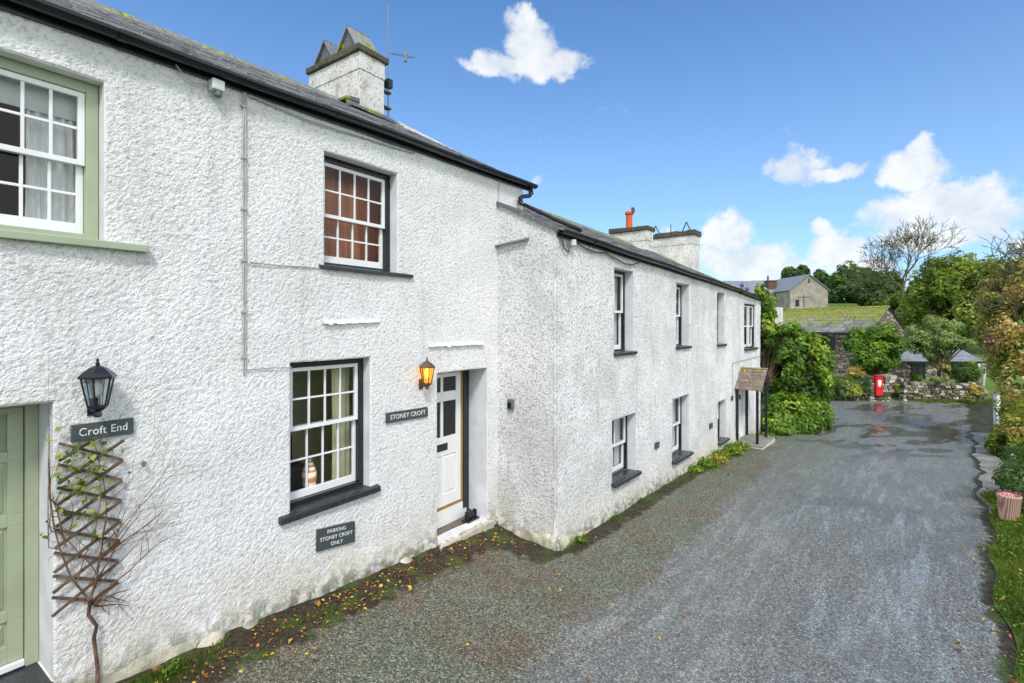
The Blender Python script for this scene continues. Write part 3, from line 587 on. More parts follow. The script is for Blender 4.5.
mb = MB(); p = F2(8.06, -2.75, 5.82); mb.lathe(p, [(.11, 0), (.10, .05), (.095, .42), (.13, .44), (.13, .50), (.10, .52)], 14); obj('chimney_pot', mb, 'terracotta_red', ch)
mb = MB(); mb.fbox(F2, 8.0, 8.12, -2.66, -2.60, 6.30, 6.44); obj('pot_cowl', mb, 'rust_iron', ch)
mb = MB(); mb.hexa([F2(7.70, -1.85, 4.93), F2(8.40, -1.85, 4.91), F2(8.40, -2.1, 5.0), F2(7.70, -2.1, 5.0), F2(7.70, -1.85, 4.99), F2(8.40, -1.85, 4.97), F2(8.40, -2.1, 5.12), F2(7.70, -2.1, 5.12)], 0, tint=.1, moss=.3)
obj('flashing', mb, 'slates', ch)
# ================================================================== COTTAGE D (end of terrace, porch)
zt3 = lambda s: zt2(9.2)-.02-.045*(s-9.2)
cd = empty('cottage', F2(10.5, 0, -.4), 'white end cottage of the terrace with slated timber porch over its door', 'cottage', 'whitewashed cottages in the terrace')
UE = (9.86, 11.25, 2.28, 3.60, .045); PD = (9.08, 9.80, -.22, 1.62, .10)
mb = MB(); rough_wall(mb, F2, 9.2, 11.84, zt3, -1.1, [UE, PD], cell=.035, amp=.013, flare=.03)
FE = frame(F2(11.84, 0, 0)[:2], (-F2.n[0], -F2.n[1]))
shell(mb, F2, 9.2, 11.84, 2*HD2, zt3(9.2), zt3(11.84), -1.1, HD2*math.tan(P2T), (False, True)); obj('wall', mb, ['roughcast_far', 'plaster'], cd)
mb = MB(); slates(mb, F2, 9.21, 11.95, HD2, zt3, P2T, mossb=.08, course=.21); obj('roof', mb, 'slates', cd); gutter(F2, 9.22, 11.95, zt3, cd, oc=.095)
window(cd, F2, *UE, 'black_paint', 1, 1, fw=.05, sill=(.05, .05, .07, .05), curtain=(9.92, 10.2, 10.9, 11.2))
mb = MB(); mb.fbox(F2, 10.50, 10.61, -.09, -.03, 2.33, 3.54); obj('mullion', mb, 'white_paint', cd)
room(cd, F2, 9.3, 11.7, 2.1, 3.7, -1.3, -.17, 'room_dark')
dr = MB(); PN = [(9.2, 9.41, 1.0, 1.45, 'g'), (9.47, 9.68, 1.0, 1.45, 'g'), (9.2, 9.41, -.05, .75, 'p'), (9.47, 9.68, -.05, .75, 'p')]
panel_door(F2, 9.13, 9.75, -.18, 1.56, -.09, PN, dr); do = obj('door', dr, 'white_paint', cd, bevel=.003)
mb = MB()
for p in PN[:2]: mb.fbox(F2, p[0]+.002, p[1]-.002, -.107, -.104, p[2]+.002, p[3]-.002)
obj('pane', mb, 'black_paint', do); mb = MB(); mb.fbox(F2, 9.66, 9.70, -.09, -.05, .82, .95); obj('handle', mb, 'black_paint', do)
mb = MB(); mb.fbox(F2, 9.082, 9.128, -.12, -.06, -.218, 1.618); mb.fbox(F2, 9.752, 9.798, -.12, -.06, -.218, 1.618); mb.fbox(F2, 9.128, 9.752, -.12, -.06, 1.562, 1.618); obj('door_frame', mb, 'white_paint', cd)
ch = chimney(cd, F2, 11.20, 11.78, 1.9, 3.75, 4.2, 6.0, cap=.16)
mb = MB()
for w_ in (2.25, 3.35):
    for q in (-.17, .17): mb.tube([F2(11.5, -w_-q, 6.14), F2(11.5, -w_, 6.52)], .022, 5)
mb.tube([F2(11.5, -2.8, 6.14), F2(11.5, -2.8, 6.50)], .018, 5); mb.tube([F2(11.5, -2.95, 6.2), F2(11.5, -2.6, 6.2)], .03, 5); obj('cowl_frame', mb, 'rust_iron', ch)
# porch (part of the end cottage)
mb = MB(); 
for s, o in ((8.93, .56), (9.98, .56), (8.93, .05), (9.98, .05)): mb.fbox(F2, s-.03, s+.03, o-.03, o+.03, -.24, 1.20)
mb.fbox(F2, 8.90, 10.02, .525, .585, 1.20, 1.27); mb.fbox(F2, 8.90, 8.96, .02, .525, 1.20, 1.27); mb.fbox(F2, 9.95, 10.01, .02, .525, 1.20, 1.27)
mb.tube([F2(8.93, .56, 1.22), F2(9.46, .56, 1.66), F2(9.99, .56, 1.22)], .03, 4); mb.fbox(F2, 9.43, 9.49, .53, .59, 1.27, 1.64); po = obj('porch_frame', mb, 'black_paint', cd)
mb = MB()
for sg in (-1, 1):
    for k in range(6):
        t0, t1 = k/6, (k+1.35)/6; t1 = min(t1, 1)
        for j in range(6):
            a, b = lerp(-.02, .70, j/6)+random.uniform(-.01, .01), lerp(-.02, .70, (j+1)/6); 
            sA = 9.46+sg*.66*(1-t0); sB = 9.46+sg*.66*(1-t1); zA = 1.20+.53*t0+.03; zB = 1.20+.53*t1+.012
            P = [F2(sA, a, zA), F2(sA, b, zA), F2(sB, b, zB), F2(sB, a, zB)]
            if sg < 0: P = P[::-1]
            mb.hexa([(p[0], p[1], p[2]-.016) for p in P]+P, 0, tint=random.uniform(.1, .55), moss=.25 if k > 4 else -.1)
mb.tube([F2(9.46, -.02, 1.75), F2(9.46, .71, 1.75)], .035, 6, tint=.5, moss=.6)
obj('porch_roof', mb, 'porch_slates', cd)
mb = MB(); mb.fbox(F2, 8.70, 10.22, .001, .74, -.285, -.24); obj('porch_floor', mb, 'concrete', cd, bevel=.01)
mb = MB(); mb.fbox(F2, 8.69, 10.23, .002, .75, -.75, -.2855); obj('porch_plinth', mb, 'pale_concrete', cd, bevel=.02)
# ================================================================== things fixed to the walls
def sign(name, F, s0, s1, z0, z1, lines, label, size, tilt=0, xs=1, o=.035):
    sl = (tilt)/(s1-s0); G = lambda s, oo, z: F(s, oo, z+sl*(s-s0)); c = F((s0+s1)/2, 0, z0)
    r = empty(name, c, label, 'sign'); mb = MB(); mb.fbox(G, s0, s1, o-.03, o, z0, z1); obj('plaque', mb, 'sign_slate', r, bevel=.003)
    n = len(lines)
    for i, t in enumerate(lines): text(t, G, (s0+s1)/2, o+.001, z1-(i+.5)*(z1-z0)/n+(0 if n == 1 else (i-1)*.008), size, r, xs=xs)
    return r
sign('house_sign', F1, 1.086, 1.443, 2.188, 2.305, ['Croft End'], 'dark slate sign lettered Croft End beneath the unlit black lantern', .078, tilt=0, xs=.86)
sign('house_sign', F1, 3.865, 4.523, 1.865, 1.985, ['STONEY CROFT'], 'long slate sign lettered STONEY CROFT left of the white door', .076, xs=1.0, tilt=-.02)
sign('parking_sign', F1, 2.97, 3.425, .735, .955, ['PARKING', 'STONEY CROFT', 'ONLY'], 'square slate sign reading PARKING STONEY CROFT ONLY low under the window', .053, tilt=-.06, xs=.98)
lab = ['small dark name plaque between the first two ground floor windows of the long cottage', 'small dark name plaque beside the third ground floor window of the long cottage', 'small dark plaque beside the porch of the end cottage']
for (s, z, wd, hh), l in zip(((3.40, .70, .17, .11), (6.69, .545, .20, .12), (8.50, 1.0, .17, .12)), lab):
    mb = MB(); mb.fbox(F2, s-wd/2, s+wd/2, .004, .04, z-hh/2, z+hh/2); mb.fbox(F2, s-wd/2+.02, s+wd/2-.02, .0405, .043, z-.006, z+.006, 1); tag(obj('name_plaque', mb, ['sign_slate', 'lead_grey'], bevel=.002), l, 'sign', 'dark plaques on the long cottage')
def lantern(F, s, z, o, h, r, lit, label, n=6):
    c = F(s, o, z); R = empty('wall_lantern', c, label, 'lantern'); fm = 'black_paint' if not lit else 'rust_iron'; q = h
    rot = math.atan2(F.n[1], F.n[0])+math.pi/6
    cg = MB(); cg.lathe(c, [(r*.18, 0), (r*.30, q*.03), (r*.22, q*.09), (r*.5, q*.13), (r*.62, q*.16), (r*.62, q*.20)], n, rot)
    cg.lathe(c, [(r*1.18, q*.66), (r*1.22, q*.685), (r*1.0, q*.74), (r*.55, q*.83), (r*.30, q*.86), (r*.12, q*.875), (r*.16, q*.91), (r*.07, q*.94), (r*.12, q*.965), (r*.01, q)], n, rot)
    for k in range(n):
        t = rot+2*math.pi*k/n; cg.tube([(c[0]+r*.60*math.cos(t), c[1]+r*.60*math.sin(t), c[2]+q*.18), (c[0]+r*1.02*math.cos(t), c[1]+r*1.02*math.sin(t), c[2]+q*.67)], r*.08, 4)
    b = F(s, .01, z+q*.3); cg.tube([(c[0], c[1], c[2]+q*.10), (b[0], b[1], c[2]+q*.10)], r*.12, 6); cg.fbox(F, s-.03, s+.03, .005, .02, z-.0, z+q*.30); obj('cage', cg, fm, R)
    gl = MB(); gl.lathe(c, [(r*.56, q*.19), (r*.96, q*.665)], n, rot, cap=False); obj('glazing', gl, 'amber_glass' if lit else 'glass', R)
    bu = MB(); bu.lathe((c[0], c[1], c[2]+q*.34), [(.006, 0), (.016, .01), (.028, .05), (.024, .08), (.013, .10), (.012, .13)] if not lit else [(.006, 0), (.02, .01), (.028, .07), (.02, .12), (.01, .14)], 10); obj('bulb', bu, 'lamp_glow' if lit else 'bulb_glass', R, smooth=True)
    return R
lantern(F1, 1.205, 2.355, .12, .41, .092, False, 'unlit black hexagonal wall lantern above the Croft End sign')
lantern(F1, 4.42, 2.20, .12, .40, .085, True, 'lit wall lantern glowing amber beside the white front door')
# key safe, boot scraper
mb = MB(); c = FS(.24, .03, 1.83); R = empty('key_safe', FS(.24, .02, 1.77), 'small grey key safe on the side wall right of the white door', 'key safe')
mb.fbox(FS, .23, .335, .015, .07, 1.75, 1.91); obj('case', mb, 'lead_grey', R, bevel=.018); mb = MB(); mb.fbox(FS, .25, .315, .0705, .078, 1.775, 1.86); obj('keypad', mb, 'black_plastic', R, bevel=.004)
R = empty('boot_scraper', F1(5.60, -.16, .16), 'black cast iron boot scraper on the step in the door corner', 'boot scraper')
mb = MB(); mb.fbox(F1, 5.47, 5.73, -.24, -.10, .168, .19); mb.fbox(F1, 5.50, 5.52, -.20, -.13, .19, .30); mb.fbox(F1, 5.68, 5.70, -.20, -.13, .19, .30); mb.fbox(F1, 5.52, 5.68, -.18, -.15, .20, .27); obj('tray', mb, 'black_paint', R, bevel=.008)
mb = MB(); mb.lathe(F1(5.60, -.19, .185), [(.03, 0), (.055, .03), (.05, .10), (.02, .13)], 10); obj('brush', mb, 'sofa_dark', R)
# alarm / junction box and cables
R = empty('junction_box', F1(2.02, .02, 4.90), 'pale grey junction box with sensor below the gutter', 'junction box')
mb = MB(); mb.fbox(F1, 1.965, 2.065, .015, .10, 4.94, 5.03); obj('case', mb, 'pale_grey_box', R, bevel=.01); mb = MB(); mb.lathe(F1(2.02, .07, 4.885), [(.012, 0), (.03, .015), (.03, .05)], 10); obj('sensor', mb, 'lead_grey', R)
def cable(pts, r, label, mat='grey_cable', name='cable'): mb = MB(); mb.tube(pts, r, 6); return tag(obj(name, mb, mat, smooth=True), label, 'cable', 'cables on the cottage fronts')
def wob(F, pts, o=.028): 
    out = []
    for (s0, z0), (s1, z1) in zip(pts, pts[1:]):
        n = max(2, int(math.hypot(s1-s0, z1-z0)/.18))
        out += [F(lerp(s0, s1, k/n)+random.uniform(-.004, .004), o+random.uniform(-.003, .004), lerp(z0, z1, k/n)+random.uniform(-.004, .004)) for k in range(n)]
    out.append(F(pts[-1][0], o, pts[-1][1])); return out
mb = MB()
for q in (2.250, 2.268): mb.tube(wob(F1, [(q, 5.05), (q, 2.56)]), .006, 6)
for z in (4.9, 4.45, 4.0, 3.55, 3.1, 2.7): mb.fbox(F1, 2.235, 2.283, .01, .040, z, z+.02)
tag(obj('cable', mb, 'grey_cable'), 'pair of clipped cables running straight down the white wall', 'cable', 'cables on the cottage fronts')
cable(wob(F1, [(2.31, 3.545), (2.65, 3.55), (3.0, 3.56)]), .006, 'thin cable running sideways to the sill of the upper sash window')
cable(wob(F1, [(2.26, 2.60), (2.5, 2.60), (2.70, 2.59)]), .005, 'thin cable reaching the top corner of the ground floor window')
cable([F1(1.96, .05, 4.99), F1(1.86, .05, 4.95), F1(1.78, .045, 4.97), F1(1.72, .04, 5.04)], .007, 'short looped cable between the junction box and gutter')
cable(wob(F1, [(2.29, 5.02), (2.9, 4.99), (3.6, 5.03), (4.3, 5.07)], .035), .008, 'cable slung just under the gutter above the upper sash window')
cable(wob(F1, [(6.03, 5.16), (6.02, 4.85)], .03)+[FS(.05, .04, 4.76), FS(.12, .05, 4.73)], .007, 'cable dropping from the gutter at the step in the roofs')
cable([F2(.35, .05, 4.17), F2(.7, .05, 4.11), F2(1.0, .045, 4.09), F2(1.3, .045, 4.12), F2(1.7, .05, 4.05), F2(1.95, .05, 4.01), F2(2.3, .04, 4.02), F2(2.6, .05, 4.10)], .009, 'dark cable drooping beneath the gutter of the long cottage', 'black_plastic')
mb = MB(); mb.tube([F2(8.55, .03, 1.05), F2(8.55, .03, 1.95), F2(11.7, .03, 1.98)], .008, 5); tag(obj('cable', mb, 'grey_cable'), 'thin cable crossing the wall above the porch', 'cable', 'cables on the cottage fronts')
mb = MB(); c = F2(.15, .05, 4.06); mb.tube([F2(.05, .03, 4.22), F2(.10, .05, 4.05), F2(.2, .05, 4.0), F2(.26, .06, 4.10), F2(.30, .09, 4.18)], .012, 6); mb.lathe(F2(.28, .09, 4.08), [(.02, 0), (.045, .02), (.04, .10)], 8, mi=1)
tag(obj('cable_bracket', mb, ['rust_iron', 'pale_grey_box']), 'cable bracket and insulator at the corner of the long cottage', 'bracket')
# aerial
R = empty('aerial', F1(6.16, -2.95, 7.0), 'thin television aerial on a mast strapped to the near chimney', 'aerial')
mb = MB(); mb.tube([F1(6.50, -2.95, 6.95), F1(6.50, -2.95, 9.12)], .013, 6); obj('mast', mb, 'mast_grey', R)
for za, zb in ((7.10, 7.13), (7.40, 7.43)): mb = MB(); mb.fbox(F1, 6.09, 6.54, -3.0, -2.9, za, zb); obj('bracket', mb, 'rust_iron', R)
mb = MB(); mb.fbox(F1, 6.46, 6.57, -3.02, -2.90, 7.52, 7.68); obj('amplifier', mb, 'black_plastic', R)
mb = MB(); mb.tube([F1(6.50, -2.95, 8.18), F1(6.98, -2.75, 8.24)], .008, 5)
for k in range(6): q = .06+.08*k; c = F1(6.50+q, -2.95+.2*q/.48, 8.19+.06*q/.48); mb.tube([(c[0]-.07, c[1], c[2]), (c[0]+.07, c[1], c[2]+.01)], .004, 4)
mb.tube([F1(6.82, -2.82, 8.12), F1(6.84, -2.81, 8.32)], .03, 6); obj('antenna', mb, 'mast_grey', R)
# ================================================================== trellis and climber
R = empty('trellis', F1(1.17, .02, 1.02), 'diamond lattice trellis of brown timber fixed under the Croft End sign', 'trellis')
for k in range(-1, 8):
    za = 1.06+k*.146
    for sgn in (-1, 1):
        a = (1.0, za+.115) if sgn < 0 else (1.0, za-.005); b = (1.36, za-.075) if sgn < 0 else (1.36, za+.215)
        lo, hi = 1.03, 2.20
        def clip(p, q):
            if p[1] < lo: t = (lo-p[1])/(q[1]-p[1]); return (lerp(p[0], q[0], t), lo)
            if p[1] > hi: t = (hi-p[1])/(q[1]-p[1]); return (lerp(p[0], q[0], t), hi)
            return p
        if max(a[1], b[1]) < lo+.03 or min(a[1], b[1]) > hi-.03: continue
        p, q = clip(a, b), clip(b, a); dx, dz = q[0]-p[0], q[1]-p[1]; l = math.hypot(dx, dz)
        if l < .08: continue
        sk = lambda z_: .035*(z_-1.6)
        nx, nz = -dz/l*.0095, dx/l*.0095; o0 = .030 if sgn < 0 else .042; mb = MB(); w_ = random.uniform(-.008, .008)
        P = [(p[0]-nx+sk(p[1]), p[1]-nz+w_), (q[0]-nx+sk(q[1]), q[1]-nz), (q[0]+nx+sk(q[1]), q[1]+nz), (p[0]+nx+sk(p[1]), p[1]+nz+w_)]
        mb.hexa([F1(x, o0, z) for x, z in P]+[F1(x, o0+.011, z) for x, z in P]); obj('slat', mb, 'trellis_wood', R)
def leafset(cent, size, tint, elong=1.5, up=.3, normals=None, curl=.15):
    n = len(cent); size = np.asarray(size)*np.ones(n)
    nr = rng.normal(size=(n, 3)); nr[:, 2] = np.abs(nr[:, 2])+up; nr /= np.linalg.norm(nr, axis=1)[:, None]
    if normals is not None: nr = nr*.55+normals; nr /= np.linalg.norm(nr, axis=1)[:, None]
    r = rng.normal(size=(n, 3)); a = np.cross(nr, r); a /= np.linalg.norm(a, axis=1)[:, None]; b = np.cross(nr, a)
    s = size[:, None]; tip = cent+a*s*elong*.5-nr*s*curl; bas = cent-a*s*elong*.5; l = cent+b*s*.42+nr*s*curl*.6+a*s*.08; r_ = cent-b*s*.42+nr*s*curl*.6+a*s*.08
    V = np.stack([bas, r_, tip, l], 1).reshape(-1, 3); Q = np.arange(4*n).reshape(n, 4)
    return V, Q, np.repeat(tint, 4)
R = empty('climbing_plant', F1(1.22, .1, gz(*F1(1.2, .1, 0)[:2])), 'thin twiggy climber with few leaves growing over the trellis', 'climber')
mb = MB(); lp = []
def twig(s, z, o, ds_, dz_, r, n, depth, spread=.5):
    pts = [F1(s, o, z)]; rr = [r]
    for i in range(n):
        ds_ += random.uniform(-.012, .012); dz_ += random.uniform(-.012, .012); s = max(s+ds_, .965); z += dz_; o = max(.03, o+random.uniform(-.012, .012)); pts.append(F1(s, o, z)); rr.append(r*(1-.75*(i+1)/n))
        if depth > 0 and random.random() < .5:
            an = math.atan2(dz_, ds_)+random.choice((-1, 1))*random.uniform(.4, 1.0); q = math.hypot(ds_, dz_)*.85; twig(s, z, o, q*math.cos(an), q*math.sin(an), rr[-1]*.65, max(3, n-3), depth-1)
    mb.tube(pts, rr, 5); lp.append(pts[-1])
zb = gz(*F1(1.19, .06, 0)[:2])
mb.tube([F1(1.215, .07, zb-.05), F1(1.22, .06, zb+.15), F1(1.20, .06, .80), F1(1.215, .06, .88), F1(1.17, .06, .98), F1(1.18, .06, 1.08)], [.013, .012, .012, .011, .012, .012], 7)
for (s, z, a, q, n, dp) in ((1.18, 1.06, 1.9, .075, 13, 2), (1.18, 1.06, 1.4, .075, 12, 2), (1.18, 1.06, .75, .055, 8, 2), (1.18, 1.08, 1.2, .07, 9, 2), (1.05, 1.5, 1.7, .06, 9, 2), (1.25, 1.35, .55, .055, 8, 3), (1.2, 1.03, .2, .04, 5, 2), (1.2, 1.03, -.5, .05, 4, 1), (1.04, 1.75, 2.4, .04, 6, 1)):
    twig(s, z, .06, q*math.cos(a), q*math.sin(a), .0075, n, dp)
obj('stem', mb, 'vine_bark', R, smooth=True)
pts = []
for k in range(120):
    t = random.random()
    if t < .8: s, z = random.gauss(1.13, .08), random.gauss(2.02, .14)
    else: s, z = random.gauss(1.16, .1), random.uniform(1.4, 2.0)
    pts.append(F1(s, random.uniform(.05, .12), min(z, 2.17) if s > 1.1 else min(z, 2.30)))
pts += [F1(.93, .05, 1.62), F1(.96, .05, 1.7), F1(1.5, .05, 1.95), F1(1.02, .08, 1.75)]
V, Q, T = leafset(np.array(pts), rng.uniform(.025, .052, len(pts)), rng.random(len(pts)), 1.3); npmesh('leaves', V, Q, 'leaf_olive', {'tint': T}, R)
# ================================================================== GROUND, ROAD
def terrain_z(x, y):
    a, c = ac(x, y); z = g(a)-.05; e = cedge(a)
    if c > e: z += .12*sm(e, e+.35, c)*(1-sm(10.5, 12, a))+.25*sm(e+1.2, e+4, c)
    if a < -3: z = g(-3)-.05
    if y > 26: z = lerp(z, min(7.2, -.9+.13*(y-26)), sm(26, 29, y))
    return z
def grid_axis(lo, hi, f0, f1, fine):
    a = list(np.arange(f0, f1+1e-6, fine)); s = fine; x = f0
    while x > lo: s *= 1.35; x -= s; a.insert(0, max(x, lo))
    s = fine; x = f1
    while x < hi: s *= 1.35; x += s; a.append(min(x, hi))
    return a
xs = grid_axis(-900, 900, -8, 34, .4); ys = grid_axis(-900, 900, -6, 34, .4)
V = np.array([(x, y, terrain_z(x, y)) for x in xs for y in ys]); ny = len(ys)
Q = np.array([(i*ny+j, (i+1)*ny+j, (i+1)*ny+j+1, i*ny+j+1) for i in range(len(xs)-1) for j in range(ny-1)])
tag(npmesh('ground', V, Q, 'ground', {}, smooth=True, org=(0, 0, 0)), kind='structure')
def roadattrs(x, y):
    a, c = ac(x, y); o1, s1 = w1o(x, y); o2, s2 = w2o(x, y)
    gr = sm(-1.9, -3.1, c+.35*noise.noise(Vector((x*.5, y*.5, 3)))) if a < 17 else sm(.0, 1, 17.0-a)*.0
    if a > 13: gr *= sm(18, 13, a)
    dist = 9
    if s1 < 6.1: dist = min(dist, max(0, o1))
    if s2 > -.3 and s2 < 9: dist = min(dist, max(0, o2)*1.6 if s2 > 0 else 9)
    ds_ = (x-FS.P[0])*FS.n[0]+(y-FS.P[1])*FS.n[1]; ss_ = (x-FS.P[0])*ds[0]+(y-FS.P[1])*ds[1]
    if 0 <= ss_ < LS+.2: dist = min(dist, max(0, ds_)*.8)
    dirt = sm(.85, .15, dist); e = cedge(a); dirt = max(dirt, .8*sm(e-.35, e-.02, c))
    tr = max(math.exp(-((c+1.65)/.5)**2), math.exp(-((c+.15)/.5)**2))*.7+.7*sm(8, 15, a)  # wheel tracks plus the far stretch; drives wetness and the painted sheen
    pud = sm(14, 19, a)*.9+.25*sm(-2.5, -1.5, c)*sm(6, 10, a)
    return gr, dirt, tr, pud
def roadmesh(name, pts, ny, zoff, keep):
    V = []; A = []
    for x, y in pts:
        z = gz(x, y)+zoff; a, c = ac(x, y); o1, s1 = w1o(x, y)
        z += .012*noise.noise(Vector((x*1.5, y*1.5, 0)))+.005*noise.noise(Vector((x*9, y*9, 2)))+.003*noise.noise(Vector((x*24, y*24, 2)))
        at = roadattrs(x, y); z += at[1]*.018*noise.noise(Vector((x*5, y*5, 8))); V.append((x, y, z)); A.append(at)
    nx = len(pts)//ny; A = np.array(A); V = np.array(V)
    Q = np.array([(i*ny+j, i*ny+j+1, (i+1)*ny+j+1, (i+1)*ny+j) for i in range(nx-1) for j in range(ny-1) if keep(*pts[i*ny+j])])
    return tag(npmesh(name, V, Q, 'road', dict(gravel=A[:, 0], dirt=A[:, 1], track_sheen=A[:, 2], pud=A[:, 3]), smooth=True, org=(0, 0, 0)), kind='structure')
na = 330; ncc = 110; pts = []
for i in range(na):
    a = -3.0+24*(i/(na-1))**1.15
    for j in range(ncc): c = lerp(-5.6, cedge(a), j/(ncc-1)); pts.append(XY(a, c))
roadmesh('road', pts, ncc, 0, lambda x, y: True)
pts = []; xs_ = np.arange(4, 30, .2); ys_ = np.arange(12, 25.1, .2)
for x in xs_:
    for y in ys_: pts.append((x, y))
def kp(x, y): a, c = ac(x, y); return c < cedge(min(a, 21))+max(0, a-21)*.22+.0 and a > 19.5
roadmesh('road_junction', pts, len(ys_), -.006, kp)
# concrete apron on the right
mb = MB(); n = 44
for k in range(n):
    a0, a1 = lerp(11.6, 23, k/n), lerp(11.6, 23, (k+1)/n); wq = lambda a: (1.0 if a < 16.5 else .5)*(1+.2*noise.noise(Vector((a*1.7, 0, 0)))); eq = lambda a: cedge(a)-.06+.10*noise.noise(Vector((a*2.3, 4, 0)))
    P = [XY(a0, eq(a0)), XY(a0, eq(a0)+wq(a0)), XY(a1, eq(a1)+wq(a1)), XY(a1, eq(a1))]; mb.add([(p_[0], p_[1], g(ac(*p_)[0])+.022+.04*(q in (1, 2))) for q, p_ in enumerate(P)]+[(p_[0], p_[1], g(ac(*p_)[0])-.1) for p_ in (P[0], P[3])], [(0, 3, 2, 1), (4, 5, 3, 0)])
tag(obj('pavement', mb, 'apron', org=(0, 0, 0)), kind='structure')
# verge
V = []; nv = 90; nw = 18
for i in range(nv):
    a = lerp(-2, 13, i/(nv-1))
    for j in range(nw):
        c = cedge(a)-.05+.02*noise.noise(Vector((a*4, 0, 0)))+j*.14; x, y = XY(a, c); V.append((x, y, g(a)+.01+.10*sm(0, .35, j*.14)+.012*j+.03*noise.noise(Vector((x*3, y*3, 0)))*min(1, j)))
Q = np.array([(i*nw+j, i*nw+j+1, (i+1)*nw+j+1, (i+1)*nw+j) for i in range(nv-1) for j in range(nw-1)])
tag(npmesh('verge', np.array(V), Q, 'ground', {}, smooth=True, org=(0, 0, 0)), kind='structure')
def vz_(x, y):
    a, c = ac(x, y); j = (c-cedge(a)+.05); return g(a)+.01+.10*sm(0, .35, j)+.086*max(0, j)
# grass blades (stuff)
def blades(cent, h, w, tint):
    n = len(cent); an = rng.uniform(0, 6.283, n); lean = rng.normal(0, .35, (n, 2)); h = h[:, None]
    sd = np.stack([np.cos(an), np.sin(an), np.zeros(n)], 1)*w[:, None]
    mid = cent+np.concatenate([lean*h*.35, h*.6], 1); tip = cent+np.concatenate([lean*h, h*(1-.3*np.abs(lean[:, :1]))], 1)
    V = np.stack([cent-sd, cent+sd, mid+sd*.7, tip, mid-sd*.7], 1).reshape(-1, 3); return V, np.arange(5*n).reshape(n, 5), np.repeat(tint, 5)
def scatter_grass(name, gen, n, hr, label):
    P = np.array([gen() for _ in range(n)]); t = np.array([.5+.5*noise.noise(Vector((p[0]*2, p[1]*2, 0))) for p in P])+rng.normal(0, .15, n)
    V, Q, T = blades(P, rng.uniform(hr[0], hr[1], n), rng.uniform(.002, .005, n)*(hr[1]/.1), np.clip(t, 0, 1)); o = npmesh(name, V, Q, 'grass', {'tint': T}); return tag(o, label, 'grass', kind='stuff')
def gv():
    a = random.uniform(3, 13)**1.0; c = cedge(a)-.04+abs(random.gauss(0, .5)) if random.random() < .75 else cedge(a)+random.uniform(0, 1.8); x, y = XY(a, c); return (x, y, vz_(x, y)-.01)
scatter_grass('verge_grass', gv, 42000, (.03, .10), 'lush green grass on the verge right of the wet road')
def gv2():
    a = random.uniform(11.5, 26); e = cedge(a)+(1.0 if a < 16.5 else .5)*.95; c = e+abs(random.gauss(0, .5)); x, y = XY(a, c); return (x, y, terrain_z(x, y)-.01)
scatter_grass('verge_grass', gv2, 15000, (.07, .22), 'rough grass further along the right side of the road beyond the planter')
def gw():
    r = random.random()
    if r < .35: s = random.uniform(5.2, 8.7); o = abs(random.gauss(0, .28)); x, y, _ = F2(s, o+.03, 0)
    elif r < .5: s = random.choice((.25, .45, 1.5, 2.6, 3.6, 4.2))+random.gauss(0, .13); x, y, _ = F2(s, .04+abs(random.gauss(0, .05)), 0)
    elif r < .62: s = random.uniform(10.2, 12.5); x, y, _ = F2(s, random.uniform(0, .9), 0)
    elif r < .82: s = random.gauss(1.55, .22); x, y, _ = F1(s, .13+abs(random.gauss(0, .09)), 0)
    else:
        s = random.uniform(1.2, 3.0); x, y, _ = F1(s, random.uniform(.08, .42), 0)
        if noise.noise(Vector((x*3, y*3, 4))) < .1: x, y, _ = F2(random.uniform(5.5, 8), random.uniform(.03, .35), 0)
    return (x, y, gz(x, y)-.01)
scatter_grass('wall_foot_grass', gw, 9000, (.015, .07), 'short grass and weeds along the foot of the white walls')
def gj():
    x = random.uniform(20.3, 25.5); y = random.uniform(24.6, 25.3); return (x, y, gz(x, y)+.0)
scatter_grass('far_verge_grass', gj, 6000, (.06, .16), 'strip of grass below the dry stone wall across the junction')
P = np.array([(lambda q: (q[0], q[1], vz_(q[0], q[1])+random.uniform(.02, .09)))(gv()) for _ in range(7000)]); P = np.array([q for q in P if noise.noise(Vector((q[0]*2.5, q[1]*2.5, 6))) > -.05]); n = len(P)
V, Q, T = leafset(P, rng.uniform(.012, .035, n), np.clip(rng.normal(.4, .2, n), 0, 1), 1.3, .6); tag(npmesh('verge_weeds', V, Q, 'leaf_olive', {'tint': T}), 'low broad leaved weeds mixed into the verge grass', 'weeds', kind='stuff')
# fallen leaves (stuff)
def lf():
    r = random.random()
    if r < .36: s = random.uniform(1.5, 6.0); x, y, _ = F1(s, .1+abs(random.gauss(0, .28)), 0)
    elif r < .48: s = random.uniform(4.8, 8.7); x, y, _ = F2(s, .08+abs(random.gauss(0, .32)), 0)
    elif r < .74: a = random.uniform(3, 14); x, y = XY(a, cedge(a)+random.gauss(0, .22))
    elif r < .85: a = random.uniform(2, 14)**1.0; x, y = XY(a, random.uniform(-4.2, -1.6))
    else: a = random.uniform(2, 20); x, y = XY(a, random.uniform(-3.6, cedge(a)))
    a, c = ac(x, y); z = max(gz(x, y), vz_(x, y)+.03 if c > cedge(a) else -9)+(.012 if c < cedge(a) else .035); return (x, y, z)
P = []
while len(P) < 1700:
    p = lf()
    if w1o(p[0], p[1])[0] > .06 and (w2o(p[0], p[1])[0] > .06 or w2o(p[0], p[1])[1] < -.1): P.append(p)
P = np.array(P); n = len(P); nr = np.tile([0, 0, 1.2], (n, 1)); sz = rng.uniform(.012, .034, n)*np.where(rng.random(n) > .97, 2.0, 1)
V, Q, T = leafset(P, sz, rng.random(n), 1.35, normals=nr, curl=.25)
tag(npmesh('fallen_leaves', V, Q, 'leaf_fallen', {'tint': T}), 'orange and yellow fallen leaves scattered over road and gravel', 'leaves', kind='stuff')
